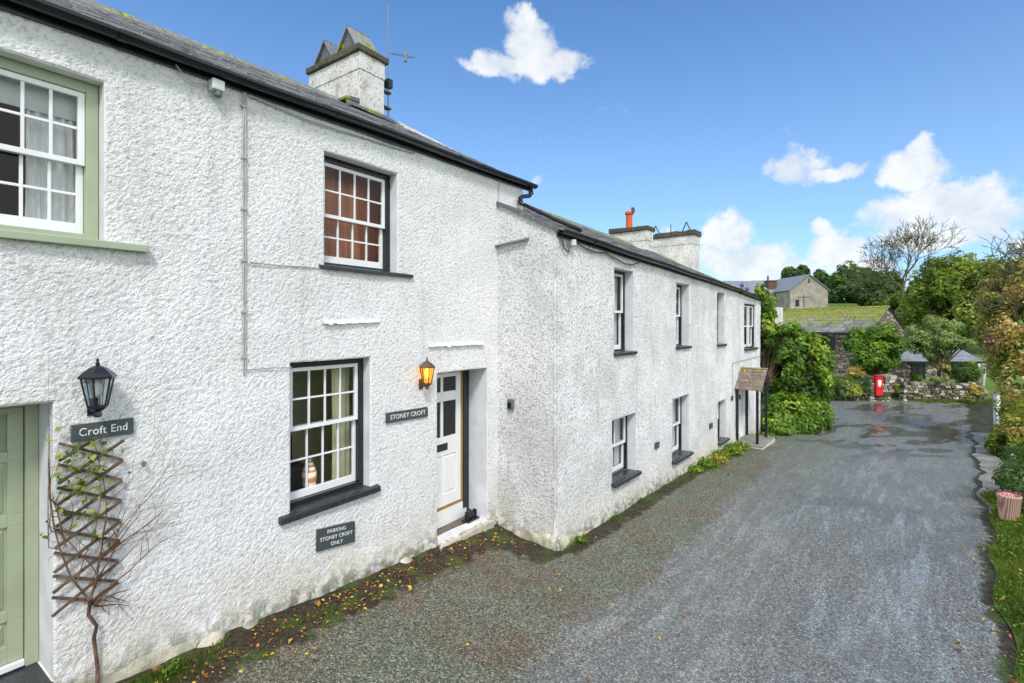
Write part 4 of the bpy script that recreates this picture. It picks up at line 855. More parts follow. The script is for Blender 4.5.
# loose gravel (stuff)
def stones(name, P, S, mat, label, flat=.6):
    oc = np.array([(1, 0, 0), (0, 1, 0), (-1, 0, 0), (0, -1, 0), (0, 0, 1), (0, 0, -1)], float); fc = np.array([(0, 1, 4), (1, 2, 4), (2, 3, 4), (3, 0, 4), (1, 0, 5), (2, 1, 5), (3, 2, 5), (0, 3, 5)])
    n = len(P); jit = rng.uniform(.55, 1.2, (n, 6, 1)); a = rng.uniform(0, 6.28, n); ca_, sa_ = np.cos(a), np.sin(a)
    v = oc[None]*jit; v = v+rng.normal(0, .12, v.shape); x = v[:, :, 0]*ca_[:, None]-v[:, :, 1]*sa_[:, None]; y = v[:, :, 0]*sa_[:, None]+v[:, :, 1]*ca_[:, None]
    v = np.stack([x, y, v[:, :, 2]*flat], 2)*S[:, None, None]+P[:, None]; Q = (fc[None]+np.arange(n)[:, None, None]*6).reshape(-1, 3)
    return tag(npmesh(name, v.reshape(-1, 3), Q, mat, {'tint': np.repeat(rng.random(n), 6)}), label, 'gravel', kind='stuff')
P = []
while len(P) < 16000:
    a = -1+15*random.random()**1.3; c = random.uniform(-4.9, -1.6); x, y = XY(a, c)
    if random.random() > sm(-1.5, -3.0, c)+.05: continue
    if w1o(x, y)[0] < .08 and w1o(x, y)[1] < 6.2: continue
    if w2o(x, y)[1] > 0 and w2o(x, y)[0] < .06: continue
    P.append((x, y, gz(x, y)+.003))
def gravelmat():
    t = NT('gravel_stones'); t.pbr(t.ramp(t.attr('tint'), [(0, (.035, .036, .03)), (.5, (.10, .105, .09)), (.85, (.19, .19, .17)), (1, (.42, .42, .40))]), .55); M['gravel'] = t.m
gravelmat()
stones('loose_gravel', np.array(P), np.random.default_rng(3).uniform(.003, .0095, len(P)), 'gravel', 'loose grey green gravel along the cottage side of the road')
# ================================================================== trees and plants
def crown(clumps, n, size, parent, mat, name='crown', thr=-.12, freq=1.2, tvar=.35, elong=1.5, up=.2, surf=.6, seed=0):
    r = np.random.default_rng(seed+11); cl = np.array(clumps, float); wts = (cl[:, 3]*cl[:, 4]*cl[:, 5])**.67; wts /= wts.sum()
    P = []; 
    while len(P) < n:
        k = r.choice(len(cl), size=n, p=wts); d = r.normal(size=(n, 3)); d /= np.linalg.norm(d, axis=1)[:, None]
        rad = surf+(1.08-surf)*r.random(n)**.7; p = cl[k, :3]+d*cl[k, 3:]*rad[:, None]
        for q, dd in zip(p, d):
            if len(P) >= n: break
            if noise.noise(Vector(q)*freq) > thr-.25*(1-abs(dd[2])): P.append((*q, dd[0], dd[1], dd[2], 0))
    P = np.array(P)[:n]; t = np.array([noise.noise(Vector(q[:3])*freq*.7+Vector((9, 0, 0))) for q in P])*tvar*1.4+.42+.16*P[:, 5]+r.normal(0, .13, n)
    V, Q, T = leafset(P[:, :3], r.uniform(.4, 1.5, n)*size, np.clip(t, 0, 1), elong, up, normals=P[:, 3:6]*.8); return npmesh(name, V, Q, mat, {'tint': T}, parent)
def limbs(base, clumps, r0, parent, mat='bark', name='trunk', fork=.45, bend=.15, n=7):
    mb = MB(); cl = np.array(clumps, float); top = Vector(cl[:, :3].mean(0)); b = Vector(base); f = b.lerp(top, fork)
    f += Vector((random.uniform(-bend, bend), random.uniform(-bend, bend), 0)); mb.tube([b-Vector((0, 0, .2)), b.lerp(f, .5)+Vector((bend*.3, 0, 0)), f], [r0*1.15, r0*.85, r0*.7], n)
    for c in cl:
        e = Vector(c[:3]); m_ = f.lerp(e, .5)+Vector((random.uniform(-.1, .1), random.uniform(-.1, .1), random.uniform(0, .2)))*float(c[3]); mb.tube([f, m_, e], [r0*.5, r0*.32, r0*.12], 5)
        for k in range(4):
            q = e+Vector((random.uniform(-1, 1)*c[3], random.uniform(-1, 1)*c[4], random.uniform(-.3, 1)*c[5]))*.8; mb.tube([m_.lerp(e, .5), q], [r0*.15, r0*.04], 4)
    return obj(name, mb, mat, parent, smooth=True)
def tree(name, base, clumps, n, size, mat, r0, label, cat='tree', group=None, tmat='bark', **k):
    R = empty(name, base, label, cat, group); limbs(base, clumps, r0, R, tmat); crown(clumps, n, size, R, mat, **k); return R
def rc(x, y, z, rx, ry, rz, n, f=.5, seed=0):
    r = random.Random(seed); out = []
    for _ in range(n):
        while True:
            d = Vector((r.uniform(-1, 1), r.uniform(-1, 1), r.uniform(-1, 1)))
            if d.length < 1: break
        d *= .72; q = f*r.uniform(.75, 1.25); out.append((x+d.x*rx, y+d.y*ry, z+d.z*rz, rx*q, ry*q, rz*q))
    return out
GR = 'trees on the rise behind the junction'
def T(px, py, Y): return ((px-512)/500*Y, Y, 3-(py-324)*Y/500)   # survey helper: bearing and height seen from the road to metres
# background woodland
def bt(px, Y, ytop, ybot, wpx, mat, n, size, label, seed, nm='broadleaf_tree', ncl=14, f=.33, thr=-.15, group=None, freq=.5):
    x, y, zt = T(px, ytop, Y); _, _, zb = T(px, ybot, Y); h = zt-zb; w_ = wpx/500*Y/2; gzb = terrain_z(x, y)
    cl = rc(x, y, (zt+zb)/2, w_, w_*.8, h/2, int(ncl*2), f, seed); tree(nm, (x, y, gzb), cl, n, size, mat, .25, label, group=group, freq=freq, thr=thr, seed=seed)
bt(796, 82, 262, 292, 34, 'leaf_dark', 5000, .42, 'dark loose topped pine behind the rendered house on the rise', 1, 'pine_tree', thr=-.02)
bt(822, 90, 268, 300, 34, 'leaf_dark', 5000, .42, 'dark green broadleaf tree right of the rendered gable, partly hidden', 2)
bt(848, 84, 260, 312, 62, 'leaf_dark', 13000, .36, 'tall dark green round headed tree beyond the mossy roofed cottage', 3, ncl=18)
bt(882, 72, 267, 318, 50, 'leaf_dark', 10000, .32, 'mid green rounded tree left of the bare tree', 4)
bt(903, 66, 288, 330, 44, 'leaf_olive', 8000, .28, 'low yellow green tree at the foot of the bare tree', 5)
bt(952, 46, 241, 345, 92, 'leaf_olive', 22000, .20, 'broad olive green tree with spiky top right of the bare tree', 6, ncl=26, f=.25, thr=-.05, freq=.8)
bt(925, 52, 285, 350, 60, 'leaf_olive', 12000, .20, 'dense green tree under the bare tree, behind the pale willow', 7)
bt(990, 38, 250, 350, 70, 'leaf_olive', 15000, .18, 'green tree at the right behind the autumn hedge', 8, ncl=20)
bt(1060, 40, 240, 360, 90, 'leaf_dark', 9000, .22, 'dark tree at the far right edge, behind the autumn hedge', 9)
# trees on garden side
x, y, z = T(872, 395, 27.6)
tree('laurel_tree', (x, y, -1.0), rc(x+.1, y, 1.72, 1.7, 1.4, 1.75, 20, .38, 21), 13500, .12, 'leaf_bright', .12, 'glossy green rounded tree above the red post box', freq=1.5, thr=-.05, seed=21)
x, y, z = T(938, 392, 27.6)
tree('willow_tree', (x, y, -1.0), rc(x, y, 2.25, 2.1, 1.5, 1.55, 34, .22, 25), 9500, .08, 'leaf_pale', .11, 'pale green feathery tree beside the low slate roofed building', freq=1.9, thr=.0, seed=22, tmat='bark_moss')
# bare tree
def bare_tree(base, H, label, spread=1, seed=5):
    r = random.Random(seed); R = empty('bare_tree', base, label, 'tree'); mb = MB()
    def br(p, d, l, rad, lv):
        pts = [p]; rr = [rad]; q = p.copy(); n = 4; wv = .03 if lv == 6 else .13
        for i in range(n):
            d = (d+Vector((r.uniform(-wv, wv), r.uniform(-wv, wv), r.uniform(-.02, .09)))).normalized(); q = q+d*l/n; pts.append(q.copy()); rr.append(max(.022, rad*(1-.40*(i+1)/n)))
        mb.tube(pts, rr, 6 if lv > 4 else (4 if lv > 2 else 3))
        if lv == 0: return
        k0 = r.uniform(0, 6.28); nc = 5 if lv == 6 else (4 if lv == 5 else 3)
        for k in range(nc):
            ax = d.orthogonal().normalized(); ax.rotate(Matrix.Rotation(k0+6.283*k/nc+r.uniform(-.4, .4), 3, d)); nd = d.copy(); nd.rotate(Matrix.Rotation(r.uniform(.55, .95) if lv > 4 else r.uniform(.3, .75), 3, ax))
            br(pts[(2, 3, 4, 4, 3)[k]], nd.normalized(), l*(.58 if lv == 6 else r.uniform(.66, .80)), rr[-1]*(.62 if lv > 4 else .75), lv-1)
    br(Vector(base), Vector((0, 0, 1)), H*.36, H*.024, 6); mb.v = [(base[0]+(v[0]-base[0])*.80, v[1], v[2]) for v in mb.v]; obj('trunk', mb, 'bark_moss', R, smooth=True); return R
x, y, z = T(903, 300, 60); bare_tree((x, y, terrain_z(x, y)), 13.6, 'tall bare spreading tree standing against the sky')
# creeper and bushes at the end of the terrace
R = empty('creeper', F2(12.6, -.6, -.5), 'bright green creeper heaped over the end wall of the terrace', 'creeper')
def eb(px, py, Y, r): x, y, z = T(px, py, Y); return (x, y, z, r[0], r[1], r[2])
cl = [eb(776, 347, 17.6, (.85, .7, .72)), eb(790, 350, 17.8, (1.0, .8, 1.0)), eb(806, 362, 18.2, (1.0, .8, .95)), eb(765, 322, 17.0, (.22, .4, .5)), eb(765, 303, 17.0, (.28, .4, .38)), eb(792, 334, 18, (.6, .8, .36)), eb(812, 388, 18.4, (.6, .8, .75)), eb(780, 372, 17.6, (.8, .6, .7)), eb(800, 385, 18, (.9, .7, .7)), eb(806, 345, 18.6, (.6, .6, .5))]
rq = random.Random(8)
for _ in range(26):
    c_ = rq.choice(cl); d_ = Vector((rq.gauss(0, 1), rq.gauss(0, .6)-.3, rq.gauss(0, 1))).normalized(); r_ = rq.uniform(.14, .30); cl.append((c_[0]+d_.x*c_[3]*1.02, c_[1]+d_.y*c_[4], c_[2]+d_.z*c_[5]*1.02, r_, r_, r_*rq.uniform(.7, 1.6)))
limbs(F2(12.9, -.6, -.5), cl, .06, R, 'vine_bark', 'stem'); crown(cl, 15000, .105, R, 'leaf_bright', 'leaves', freq=2.0, thr=.0, seed=31, tvar=.6, surf=.45)
R = empty('bush', F2(11.6, .9, -.45), 'low dense green bush spreading beside the porch', 'bush')
cl = [eb(785, 412, 16.5, (.75, .7, .62)), eb(802, 412, 17.2, (.75, .7, .65)), eb(816, 415, 17.8, (.55, .6, .55)), eb(795, 425, 16.4, (.8, .6, .42)), eb(778, 425, 15.9, (.42, .5, .42)), eb(812, 424, 17.2, (.6, .5, .35))]
limbs((cl[0][0], cl[0][1], -.5), cl, .04, R, 'bark', 'stem'); crown(cl, 11000, .088, R, 'leaf_bright', 'leaves', freq=2, thr=-.05, seed=32, tvar=.45)
# right hand autumn hedge
R = empty('hedge', (15.8, 14.5, -.3), 'tall autumn hedge with yellow and russet leaves at the right edge', 'hedge')
cl = [eb(1016, 300, 16, (.75, .9, .9)), eb(1006, 335, 15.5, (.55, .8, .8)), eb(1030, 330, 15, (.9, .9, 1.1)), eb(1014, 366, 15.5, (.55, .8, .7)), eb(1034, 385, 14, (.75, .8, .9)), eb(1020, 405, 15, (.45, .8, .6)), eb(1032, 430, 12.8, (.6, .7, .7)), eb(1014, 440, 13.5, (.45, .6, .45)), eb(1050, 290, 15, (.9, 1, 1)), eb(1022, 275, 16.5, (.6, .7, .55)), eb(998, 350, 17, (.4, .6, .5)), eb(1000, 305, 16, (.5, .7, .6)), eb(998, 285, 16.5, (.42, .6, .4)), eb(1002, 325, 15.5, (.5, .7, .5)), eb(1014, 268, 16, (.5, .6, .4))]
limbs((16.6, 14.6, -.3), cl, .06, R, 'bark', 'stem'); crown(cl, 24000, .068, R, 'leaf_autumn', 'leaves', freq=1.8, thr=-.02, seed=41, tvar=.7, surf=.35)
mb = MB(); rr_ = random.Random(4)
for k in range(240):
    c = rr_.choice(cl[:4]+cl[8:11]+[cl[9], cl[0]]); p = Vector(c[:3])+Vector((rr_.uniform(-.5, .5), rr_.uniform(-.5, .5), rr_.uniform(.2, .8))); d = Vector((rr_.uniform(-.9, .5), rr_.uniform(-.4, .4), rr_.uniform(.1, 1))).normalized()
    L_ = rr_.uniform(.5, 1.15); pts = [p]
    for i in range(5): d = (d+Vector((rr_.uniform(-.2, .2), rr_.uniform(-.2, .2), rr_.uniform(-.2, .12)))).normalized(); pts.append(pts[-1]+d*L_/5)
    mb.tube(pts, [.014, .013, .011, .009, .007, .005], 4)
    for j in (2, 3, 4): mb.tube([pts[j], pts[j]+Vector((rr_.uniform(-.2, .2), rr_.uniform(-.2, .2), rr_.uniform(0, .22)))], [.010, .006], 3)
obj('twigs', mb, 'bark_moss', R)
Pk = np.array([T(991+rr_.gauss(0, 7), 337+rr_.gauss(0, 12), 14.6+rr_.random()*.6) for _ in range(46)]); V, Q, Tt = leafset(Pk, rng.uniform(.05, .09, len(Pk)), rng.random(len(Pk)), 1.1); npmesh('flowers', V, Q, 'petal_pink', {'tint': Tt}, R)
R = empty('shrub', (*T(996, 440, 13.8)[:2], -.3), 'mixed green and yellow shrub beside the white post', 'shrub')
cl = [eb(1009, 444, 14.2, (.38, .5, .28)), eb(1012, 445, 13.0, (.5, .5, .4)), eb(1027, 420, 14, (.5, .6, .5))]; limbs((cl[0][0], cl[0][1], -.4), cl, .02, R, 'bark', 'stem'); crown(cl, 5500, .06, R, 'leaf_olive', 'leaves', freq=2.5, thr=-.05, seed=42, tvar=.6)
R = empty('shrub', (*T(1018, 500, 8.2)[:2], -.1), 'dark leafy shrub hanging over the pink planter', 'shrub')
cl = [eb(1024, 480, 8.6, (.34, .4, .30)), eb(1028, 500, 8.0, (.28, .35, .26)), eb(1012, 482, 9.2, (.22, .3, .18)), eb(1040, 465, 9, (.5, .5, .45))]; limbs((cl[0][0]+.1, cl[0][1], -.1), cl, .012, R, 'bark', 'stem'); crown(cl, 3600, .042, R, 'leaf_dark', 'leaves', freq=3, thr=-.1, seed=43)
# tall hedge beside the viewpoint, opposite the cottages
R = empty('hedge', (*XY(5.5, 3.4), .1), 'clipped green hedge along the verge opposite the cottages, outside the photo edge', 'hedge')
cl = []
for k in range(9): x, y = XY(-2+1.6*k, 3.9+.2*math.sin(k)); cl.append((x, y, g(-2+1.6*k)+1.0, 1.0, .9, 1.15))
limbs((cl[4][0], cl[4][1], 0), cl, .05, R, 'bark', 'stem', fork=.1); crown(cl, 9000, .10, R, 'leaf_dark', 'leaves', freq=1.5, thr=-.3, seed=44)
# ================================================================== far wall, post box, buildings
def drystone(name, P0, P1, h, z0, label, dep=.35, sz=.17):
    mb = MB(); P0, P1 = Vector((*P0, 0)), Vector((*P1, 0)); Lw = (P1-P0).length; d = (P1-P0)/Lw; F = frame((P0.x, P0.y), (d.x, d.y)); z = 0; r = random.Random(len(name)+int(Lw*10))
    while z < h:
        ch_ = sz*r.uniform(.5, 1.0); s = r.uniform(-.1, 0); lim = 1+.06*math.sin(3)
        while s < Lw:
            w_ = sz*r.uniform(.8, 2.2); j = lambda q: r.uniform(-q, q); top = z > h-sz
            if not (top and r.random() < .25):
                zz = z0+z; c = .02; o = .0+r.uniform(-.03, .05); hh = ch_*(r.uniform(.8, 1.5) if top else 1)
                P = [F(s+j(c)+.01, o, zz+j(c)), F(s+w_+j(c)-.02, o+j(.02), zz+j(c)), F(s+w_+j(c)-.02, -dep, zz), F(s+.01, -dep, zz), F(s+j(c)+.02, o-.02, zz+hh+j(c)-.015), F(s+w_+j(c)-.03, o-.02, zz+hh+j(c)-.015), F(s+w_-.02, -dep, zz+hh), F(s+.02, -dep, zz+hh)]
                Pq = [P[0], P[1], P[2], P[3], P[4], P[5], P[6], P[7]]; mb.hexa(Pq, 0, tint=r.random()**1.2)
            s += w_
        z += ch_
    mb.fbox(F, 0, Lw, -dep-.02, -.06, z0-.3, z0+h-.1, tint=0)
    return tag(obj(name, mb, 'fieldstone', bevel=.02), label, 'wall')
X = lambda px, Y: (px-512)/500*Y
drystone('stone_wall', (X(826, 25.6), 25.6), (X(872, 25.6), 25.6), .70, -.95, 'dry stone wall left of the red post box, half hidden by shrubs')
drystone('stone_wall', (X(905, 25.5), 25.5), (X(984, 25.2), 25.2), .88, -.95, 'pale dry stone wall right of the red post box')
drystone('gate_pillar', (X(871, 25.4), 25.4), (X(891, 25.4), 25.4), 1.25, -.95, 'square stone pillar holding the red post box', dep=.7, sz=.2)
drystone('stone_wall', (X(891, 26.2), 26.2), (X(906, 26.2), 26.2), 1.15, -.95, 'short taller piece of stone wall right beside the post box pillar')
x0 = X(880.5, 25.2); Fp = frame((x0, 25.36), (1, 0)); R = empty('post_box', (x0, 25.3, -.55), 'red post box set in the stone pillar across the junction', 'post box')
mb = MB(); mb.fbox(Fp, -.17, .17, -.1, .10, -.62, .36); mb.fbox(Fp, -.185, .185, -.1, .125, .36, .40); mb.fbox(Fp, -.13, .13, .10, .115, .22, .30); obj('body', mb, 'red_enamel', R, bevel=.015)
mb = MB(); mb.fbox(Fp, -.11, .11, .1002, .104, .235, .26); obj('slot', mb, 'black_paint', R); mb = MB(); mb.fbox(Fp, -.085, .085, .1002, .11, -.10, .17); mb.fbox(Fp, -.05, .05, .1002, .109, -.17, -.1); obj('notice_plate', mb, 'lettering', R, bevel=.01); mb = MB(); mb.fbox(Fp, -.15, .15, .1002, .106, -.55, -.2); obj('door', mb, 'red_enamel', R, bevel=.01)
# shrubs along that wall
def sh(px, Y, py, r, mat, n, size, label, seed, cat='shrub', name='shrub', group='shrubs along the far stone wall'):
    x, y, z = T(px, py, Y); R = empty(name, (x, y, -.95), label, cat, group); cl = rc(x, y, z, r[0], r[1], r[2], 6, .55, seed); limbs((x, y, -.95), cl, .02, R, 'bark', 'stem'); crown(cl, n, size, R, mat, 'leaves', freq=2, thr=-.1, seed=seed, tvar=.6)
sh(840, 25.1, 388, (.55, .3, .45), 'leaf_pale', 1600, .07, 'grey green shrub in front of the wall, leftmost across the junction', 51)
sh(858, 25.1, 390, (.5, .3, .38), 'leaf_olive', 1500, .07, 'low green shrub against the wall just left of the post box', 52)
sh(855, 27, 372, (.55, .4, .5), 'leaf_autumn', 1500, .08, 'red and yellow bush behind the wall left of the post box', 53)
sh(916, 26.2, 381, (.35, .3, .3), 'leaf_bright', 900, .07, 'small bright green shrub on the wall right of the pillar', 54)
sh(955, 27.3, 372, (.8, .5, .65), 'leaf_dark', 2200, .09, 'dark rounded shrub behind the pale stone wall', 55)
sh(971, 26.2, 372, (.42, .4, .6), 'leaf_olive', 1500, .08, 'olive shrub near the right end of the pale stone wall', 56)
sh(974, 24.2, 392, (.42, .4, .45), 'leaf_autumn', 1200, .08, 'orange flowering shrub at the corner where the road turns right', 57)
sh(946, 26.3, 372, (.2, .2, .45), 'leaf_autumn', 500, .06, 'thin yellow leaved shrub rising over the pale stone wall', 58)
sh(834, 25.0, 384, (.5, .3, .3), 'leaf_autumn', 900, .06, 'red flowered shrub topmost at the left end of the far wall', 59)
sh(848, 25.35, 381, (.35, .25, .2), 'leaf_bright', 700, .06, 'bright green plant trailing over the wall left of the post box', 60)
sh(866, 25.3, 385, (.25, .25, .35), 'leaf_dark', 700, .06, 'narrow dark shrub touching the left side of the post box pillar', 61)
sh(898, 25.9, 390, (.3, .2, .3), 'leaf_olive', 700, .05, 'low ferny plant at the foot of the wall right of the pillar', 62)
sh(934, 25.4, 379, (.5, .25, .14), 'leaf_pale', 700, .05, 'pale plant trailing over the middle of the stone wall', 63)
R = empty('pampas_grass', (X(983, 26.3), 26.3, -.95), 'cream plumed tuft of ornamental grass behind the wall at the right', 'grass clump'); mb = MB()
for k in range(14): x_, y_ = X(983, 26.3)+random.gauss(0, .12), 26.3+random.gauss(0, .1); mb.tube([(X(983, 26.3), 26.3, -.9), (x_, y_, .0), (x_*1.0+random.gauss(0, .05), y_, .9)], [.008, .006, .035], 4)
obj('plumes', mb, 'curtain_pale', R)
# mossy roofed stone cottage
def house(name, F, Ls, dep, z0, zE, pitch, wallm, label, roofm='slates', wins=(), cat='cottage', mossb=.2, course=.35, wid=.5, chim=None, doorw=None):
    R = empty(name, F(0, 0, z0), label, cat); mb = MB(); r = dep/2; tn = math.tan(pitch)
    mb.fbox(F, 0, Ls, -dep, 0, z0-.5, zE)
    for s in (0, Ls): mb.add([F(s, 0, zE), F(s, -dep, zE), F(s, -r, zE+r*tn)], [(0, 1, 2) if s == 0 else (2, 1, 0)])
    obj('wall', mb, wallm, R); mb = MB(); slates(mb, F, -.12, Ls+.12, r, lambda s: zE, pitch, over=.2, course=course, wid=wid, mossb=mossb); obj('roof', mb, roofm, R)
    mb = MB(); mb.fbox(F, -.1, Ls+.1, .14, .24, zE-.06, zE+.03); obj('gutter', mb, 'black_plastic', R)
    for (a, b, c, d) in wins:
        mb = MB(); mb.fbox(F, a, b, .003, .05, c, c+.07); mb.fbox(F, a, b, .003, .05, d-.07, d); mb.fbox(F, a, a+.06, .003, .05, c+.07, d-.07); mb.fbox(F, b-.06, b, .003, .05, c+.07, d-.07); m_ = (a+b)/2; mb.fbox(F, m_-.03, m_+.03, .003, .05, c+.07, d-.07)
        w_ = obj('window', mb, 'black_paint', R); mb = MB(); mb.fbox(F, a+.06, m_-.03, .004, .02, c+.07, d-.07); mb.fbox(F, m_+.03, b-.06, .004, .02, c+.07, d-.07); obj('pane', mb, 'lead_glass', w_)
    return R
simple('lead_glass', (.03, .035, .045), .08, .3, 2)
# front wall faces the road; right gable is visible
u1 = (X(868, 30), 30.0); u0 = (u1[0]-.468*6.4, u1[1]+.884*6.4); dd = unit(u1[0]-u0[0], u1[1]-u0[1]); LL = math.hypot(u1[0]-u0[0], u1[1]-u0[1]); Fm = frame(u0, dd)
simple('moss_roof', (.1, .1, .1)); 
house('cottage', Fm, LL, 4.4, -.9, 2.45, math.radians(36), 'stone', 'rubble stone cottage with thick yellow moss on its slate roof', wins=((LL-2.9, LL-1.9, 1.35, 2.2), (LL-3.0, LL-2.1, -.2, .8), (LL-1.0, LL-.5, 1.4, 2.1)), mossb=.6, course=.3, wid=.35)
Fl = frame((X(886, 30.4), 30.4), unit(1, -.03))
house('outbuilding', Fl, 5.6, 3.6, -.95, .72, math.radians(23), 'stone', 'low stone outbuilding with pale slate roof behind the stone wall', wins=((1.5, 2.3, -.65, .62), (3.6, 4.6, -.3, .6)), cat='outbuilding', mossb=-.2, roofm='pale_slate')
# rendered house on the rise: gable faces the road
g0 = (X(790, 70), 70.0); Fg = frame(g0, (1, 0)); zE = 3+35*.14; zr = 3+49.5*.14; Wg = X(828, 70)-X(790, 70)
R = empty('house', (g0[0], g0[1], 4.4), 'weathered grey rendered house with plain gable high on the rise', 'house'); mb = MB(); m_ = Wg/2
mb.fbox(Fg, 0, Wg, -8, 0, 1, zE); mb.add([Fg(0, 0, zE), Fg(Wg, 0, zE), Fg(m_, 0, zr)], [(0, 1, 2)]); obj('wall', mb, 'old_render', R)
mb = MB(); 
for sg in (0, 1):
    a = -.25 if sg == 0 else Wg+.25; za = zE-.15
    P = [Fg(a, .2, za), Fg(m_, .2, zr+.05), Fg(m_, -8.2, zr+.05), Fg(a, -8.2, za)]; P = P if sg else P[::-1]; mb.hexa([(p[0], p[1], p[2]-.1) for p in P][::1]+P)
obj('roof', mb, 'pale_slate', R)
for (a, b, c, d, lm) in ((.75, 1.25, 5.6, 6.4, 'black_paint'), (3.75, 4.15, 4.8, 5.35, 'black_paint'), (m_-.12, m_+.1, 8.95, 9.4, 'rust_iron')):
    mb = MB(); mb.fbox(Fg, a, b, .01, .06, c, d); mb.fbox(Fg, a-.06, b+.06, .01, .12, c-.08, c-.01); obj('window', mb, lm, R)
mb = MB(); mb.fbox(Fg, .1, 2.4, .02, 1.6, 3.5, 5.05); mb.fbox(Fg, 0, 2.5, .02, 1.75, 5.051, 5.2); obj('lean_to', mb, 'chimney_render', R)
mb = MB(); mb.tube([Fg(1.9, .1, 5.1), Fg(1.9, .1, 7.1)], .04, 5); mb.tube([Fg(.9, .1, 6.8), Fg(2.9, .1, 6.8)], .03, 5); obj('drainpipe', mb, 'rust_iron', R)
# its left neighbour with chimney
Fn = frame((X(765, 74), 74.0), (1, 0)); R = empty('house', (X(765, 74), 74, 4), 'darker low house with brown chimney joined left of the grey gable', 'house'); mb = MB(); mb.fbox(Fn, 0, 4.6, -7, 0, 1, 7.4); obj('wall', mb, 'stone', R)
mb = MB(); mb.hexa([Fn(-.3, .3, 7.35), Fn(4.6, .3, 7.35), Fn(4.6, -3.5, 9.6), Fn(-.3, -3.5, 9.6), Fn(-.3, .3, 7.5), Fn(4.6, .3, 7.5), Fn(4.6, -3.5, 9.75), Fn(-.3, -3.5, 9.75)]); obj('roof', mb, 'pale_slate', R)
mb = MB(); mb.fbox(Fn, .9, 2.2, -1.9, -.8, 7.5, 9.35); mb.fbox(Fn, .8, 2.3, -2.0, -.7, 9.351, 9.55); c_ = obj('chimney', mb, 'rust_iron', R); mb = MB(); mb.lathe(Fn(1.1, -1.3, 9.55), [(.16, 0), (.14, .7)], 8); obj('chimney_pot', mb, 'lead_grey', c_)
mb = MB(); mb.fbox(Fn, 2.7, 3.3, .02, .06, 5.6, 7.1); obj('window', mb, 'moss_pane', R) if 'moss_pane' in M else obj('window', mb, 'leaf_pale', R)
Fo = frame((X(736, 56), 56.0), unit(1, .1)); R = house('house', Fo, 4.2, 5, 1, 6.4, math.radians(32), 'old_render', 'slate roofed house just visible over the end of the terrace', mossb=.05, cat='house', roofm='pale_slate')
for k, (px, py, l) in enumerate(((742, 285, 'upper left blue glazed pot rising behind the terrace roof end'), (747, 289, 'lower right blue glazed pot with orange base behind the terrace roof end'))):
    x_, y_, z_ = T(px, py, 22); Rb = empty('chimney_pot', (x_, y_, z_-.35), l, 'chimney pot', 'blue pots behind the terrace'); mb = MB(); mb.lathe((x_, y_, z_-.14), [(.06, .06), (.085, .10), (.09, .16), (.06, .22), (.03, .24)], 10); obj('pot', mb, 'blue_glaze', Rb, smooth=True); mb = MB(); mb.lathe((x_, y_, z_-1.0), [(.09, 0), (.07, .5), (.07, .91)], 10); obj('base', mb, 'terracotta_red', Rb)
# pale outbuilding swallowed by the creeper
Fw = frame((X(762, 18.6), 18.6), unit(1, .12)); R = empty('outhouse', Fw(0, 0, -.6), 'white rendered outhouse showing through the creeper beyond the porch', 'outhouse'); mb = MB(); mb.fbox(Fw, 0, .85, -2, 0, -.9, 3.62); mb.fbox(Fw, -.1, 1.0, .0, .55, .4, 1.30); obj('wall', mb, 'chimney_render', R, bevel=.02)
mb = MB(); mb.hexa([Fw(-.2, .7, .50), Fw(.95, .7, .50), Fw(.95, .55, .50), Fw(-.2, .55, .5), Fw(-.2, .7, .56), Fw(.95, .7, .56), Fw(.95, 0, .9), Fw(-.2, 0, .9)], 0, tint=.3, moss=0); obj('roof', mb, 'slates', R)
# posts and planter
x, y, z = T(997, 421, 18.6); R = empty('gate_post', (x, y, z-.1), 'white painted timber gate post at the right hand driveway', 'post'); mb = MB(); mb.box(x-.08, x+.08, y-.07, y+.07, z-.3, z+1.0); obj('post', mb, 'white_paint', R, bevel=.01); mb = MB(); mb.box(x-.10, x+.10, y-.09, y+.09, z+1.0, z+1.05); obj('cap', mb, 'white_paint', R, bevel=.01)
x, y, z = T(1013, 479, 10.7); mb = MB(); mb.hexa([(x-.045, y-.045, z-.25), (x+.045, y-.045, z-.25), (x+.045, y+.045, z-.25), (x-.045, y+.045, z-.25), (x-.045, y-.045, z+.50), (x+.045, y-.045, z+.52), (x+.045, y+.045, z+.55), (x-.045, y+.045, z+.53)]); tag(obj('wooden_post', mb, 'weathered_wood', bevel=.008), 'short weathered wooden post beside the concrete apron', 'post')
x, y, z = T(1009, 521, 7.9); z = z+.02; R = empty('planter', (x, y, z), 'pink ribbed clay planter with pink trimmed rim on the verge', 'planter'); ra = .55
mb = MB(); mb.lathe((x, y, z), [(.115, 0), (.12, .02), (.145, .36), (.155, .38), (.14, .40), (.12, .38), (.11, .34)], 20)
obj('pot', mb, 'ribbed', R, smooth=True); Pk = np.array([(x+.13*math.cos(t), y+.13*math.sin(t), z+.41+random.uniform(-.01, .03)) for t in np.linspace(0, 6.2, 60)]); V, Q, Tt = leafset(Pk, rng.uniform(.02, .035, len(Pk)), rng.random(len(Pk)), 1.1); npmesh('flowers', V, Q, 'petal_pink', {'tint': Tt}, R)
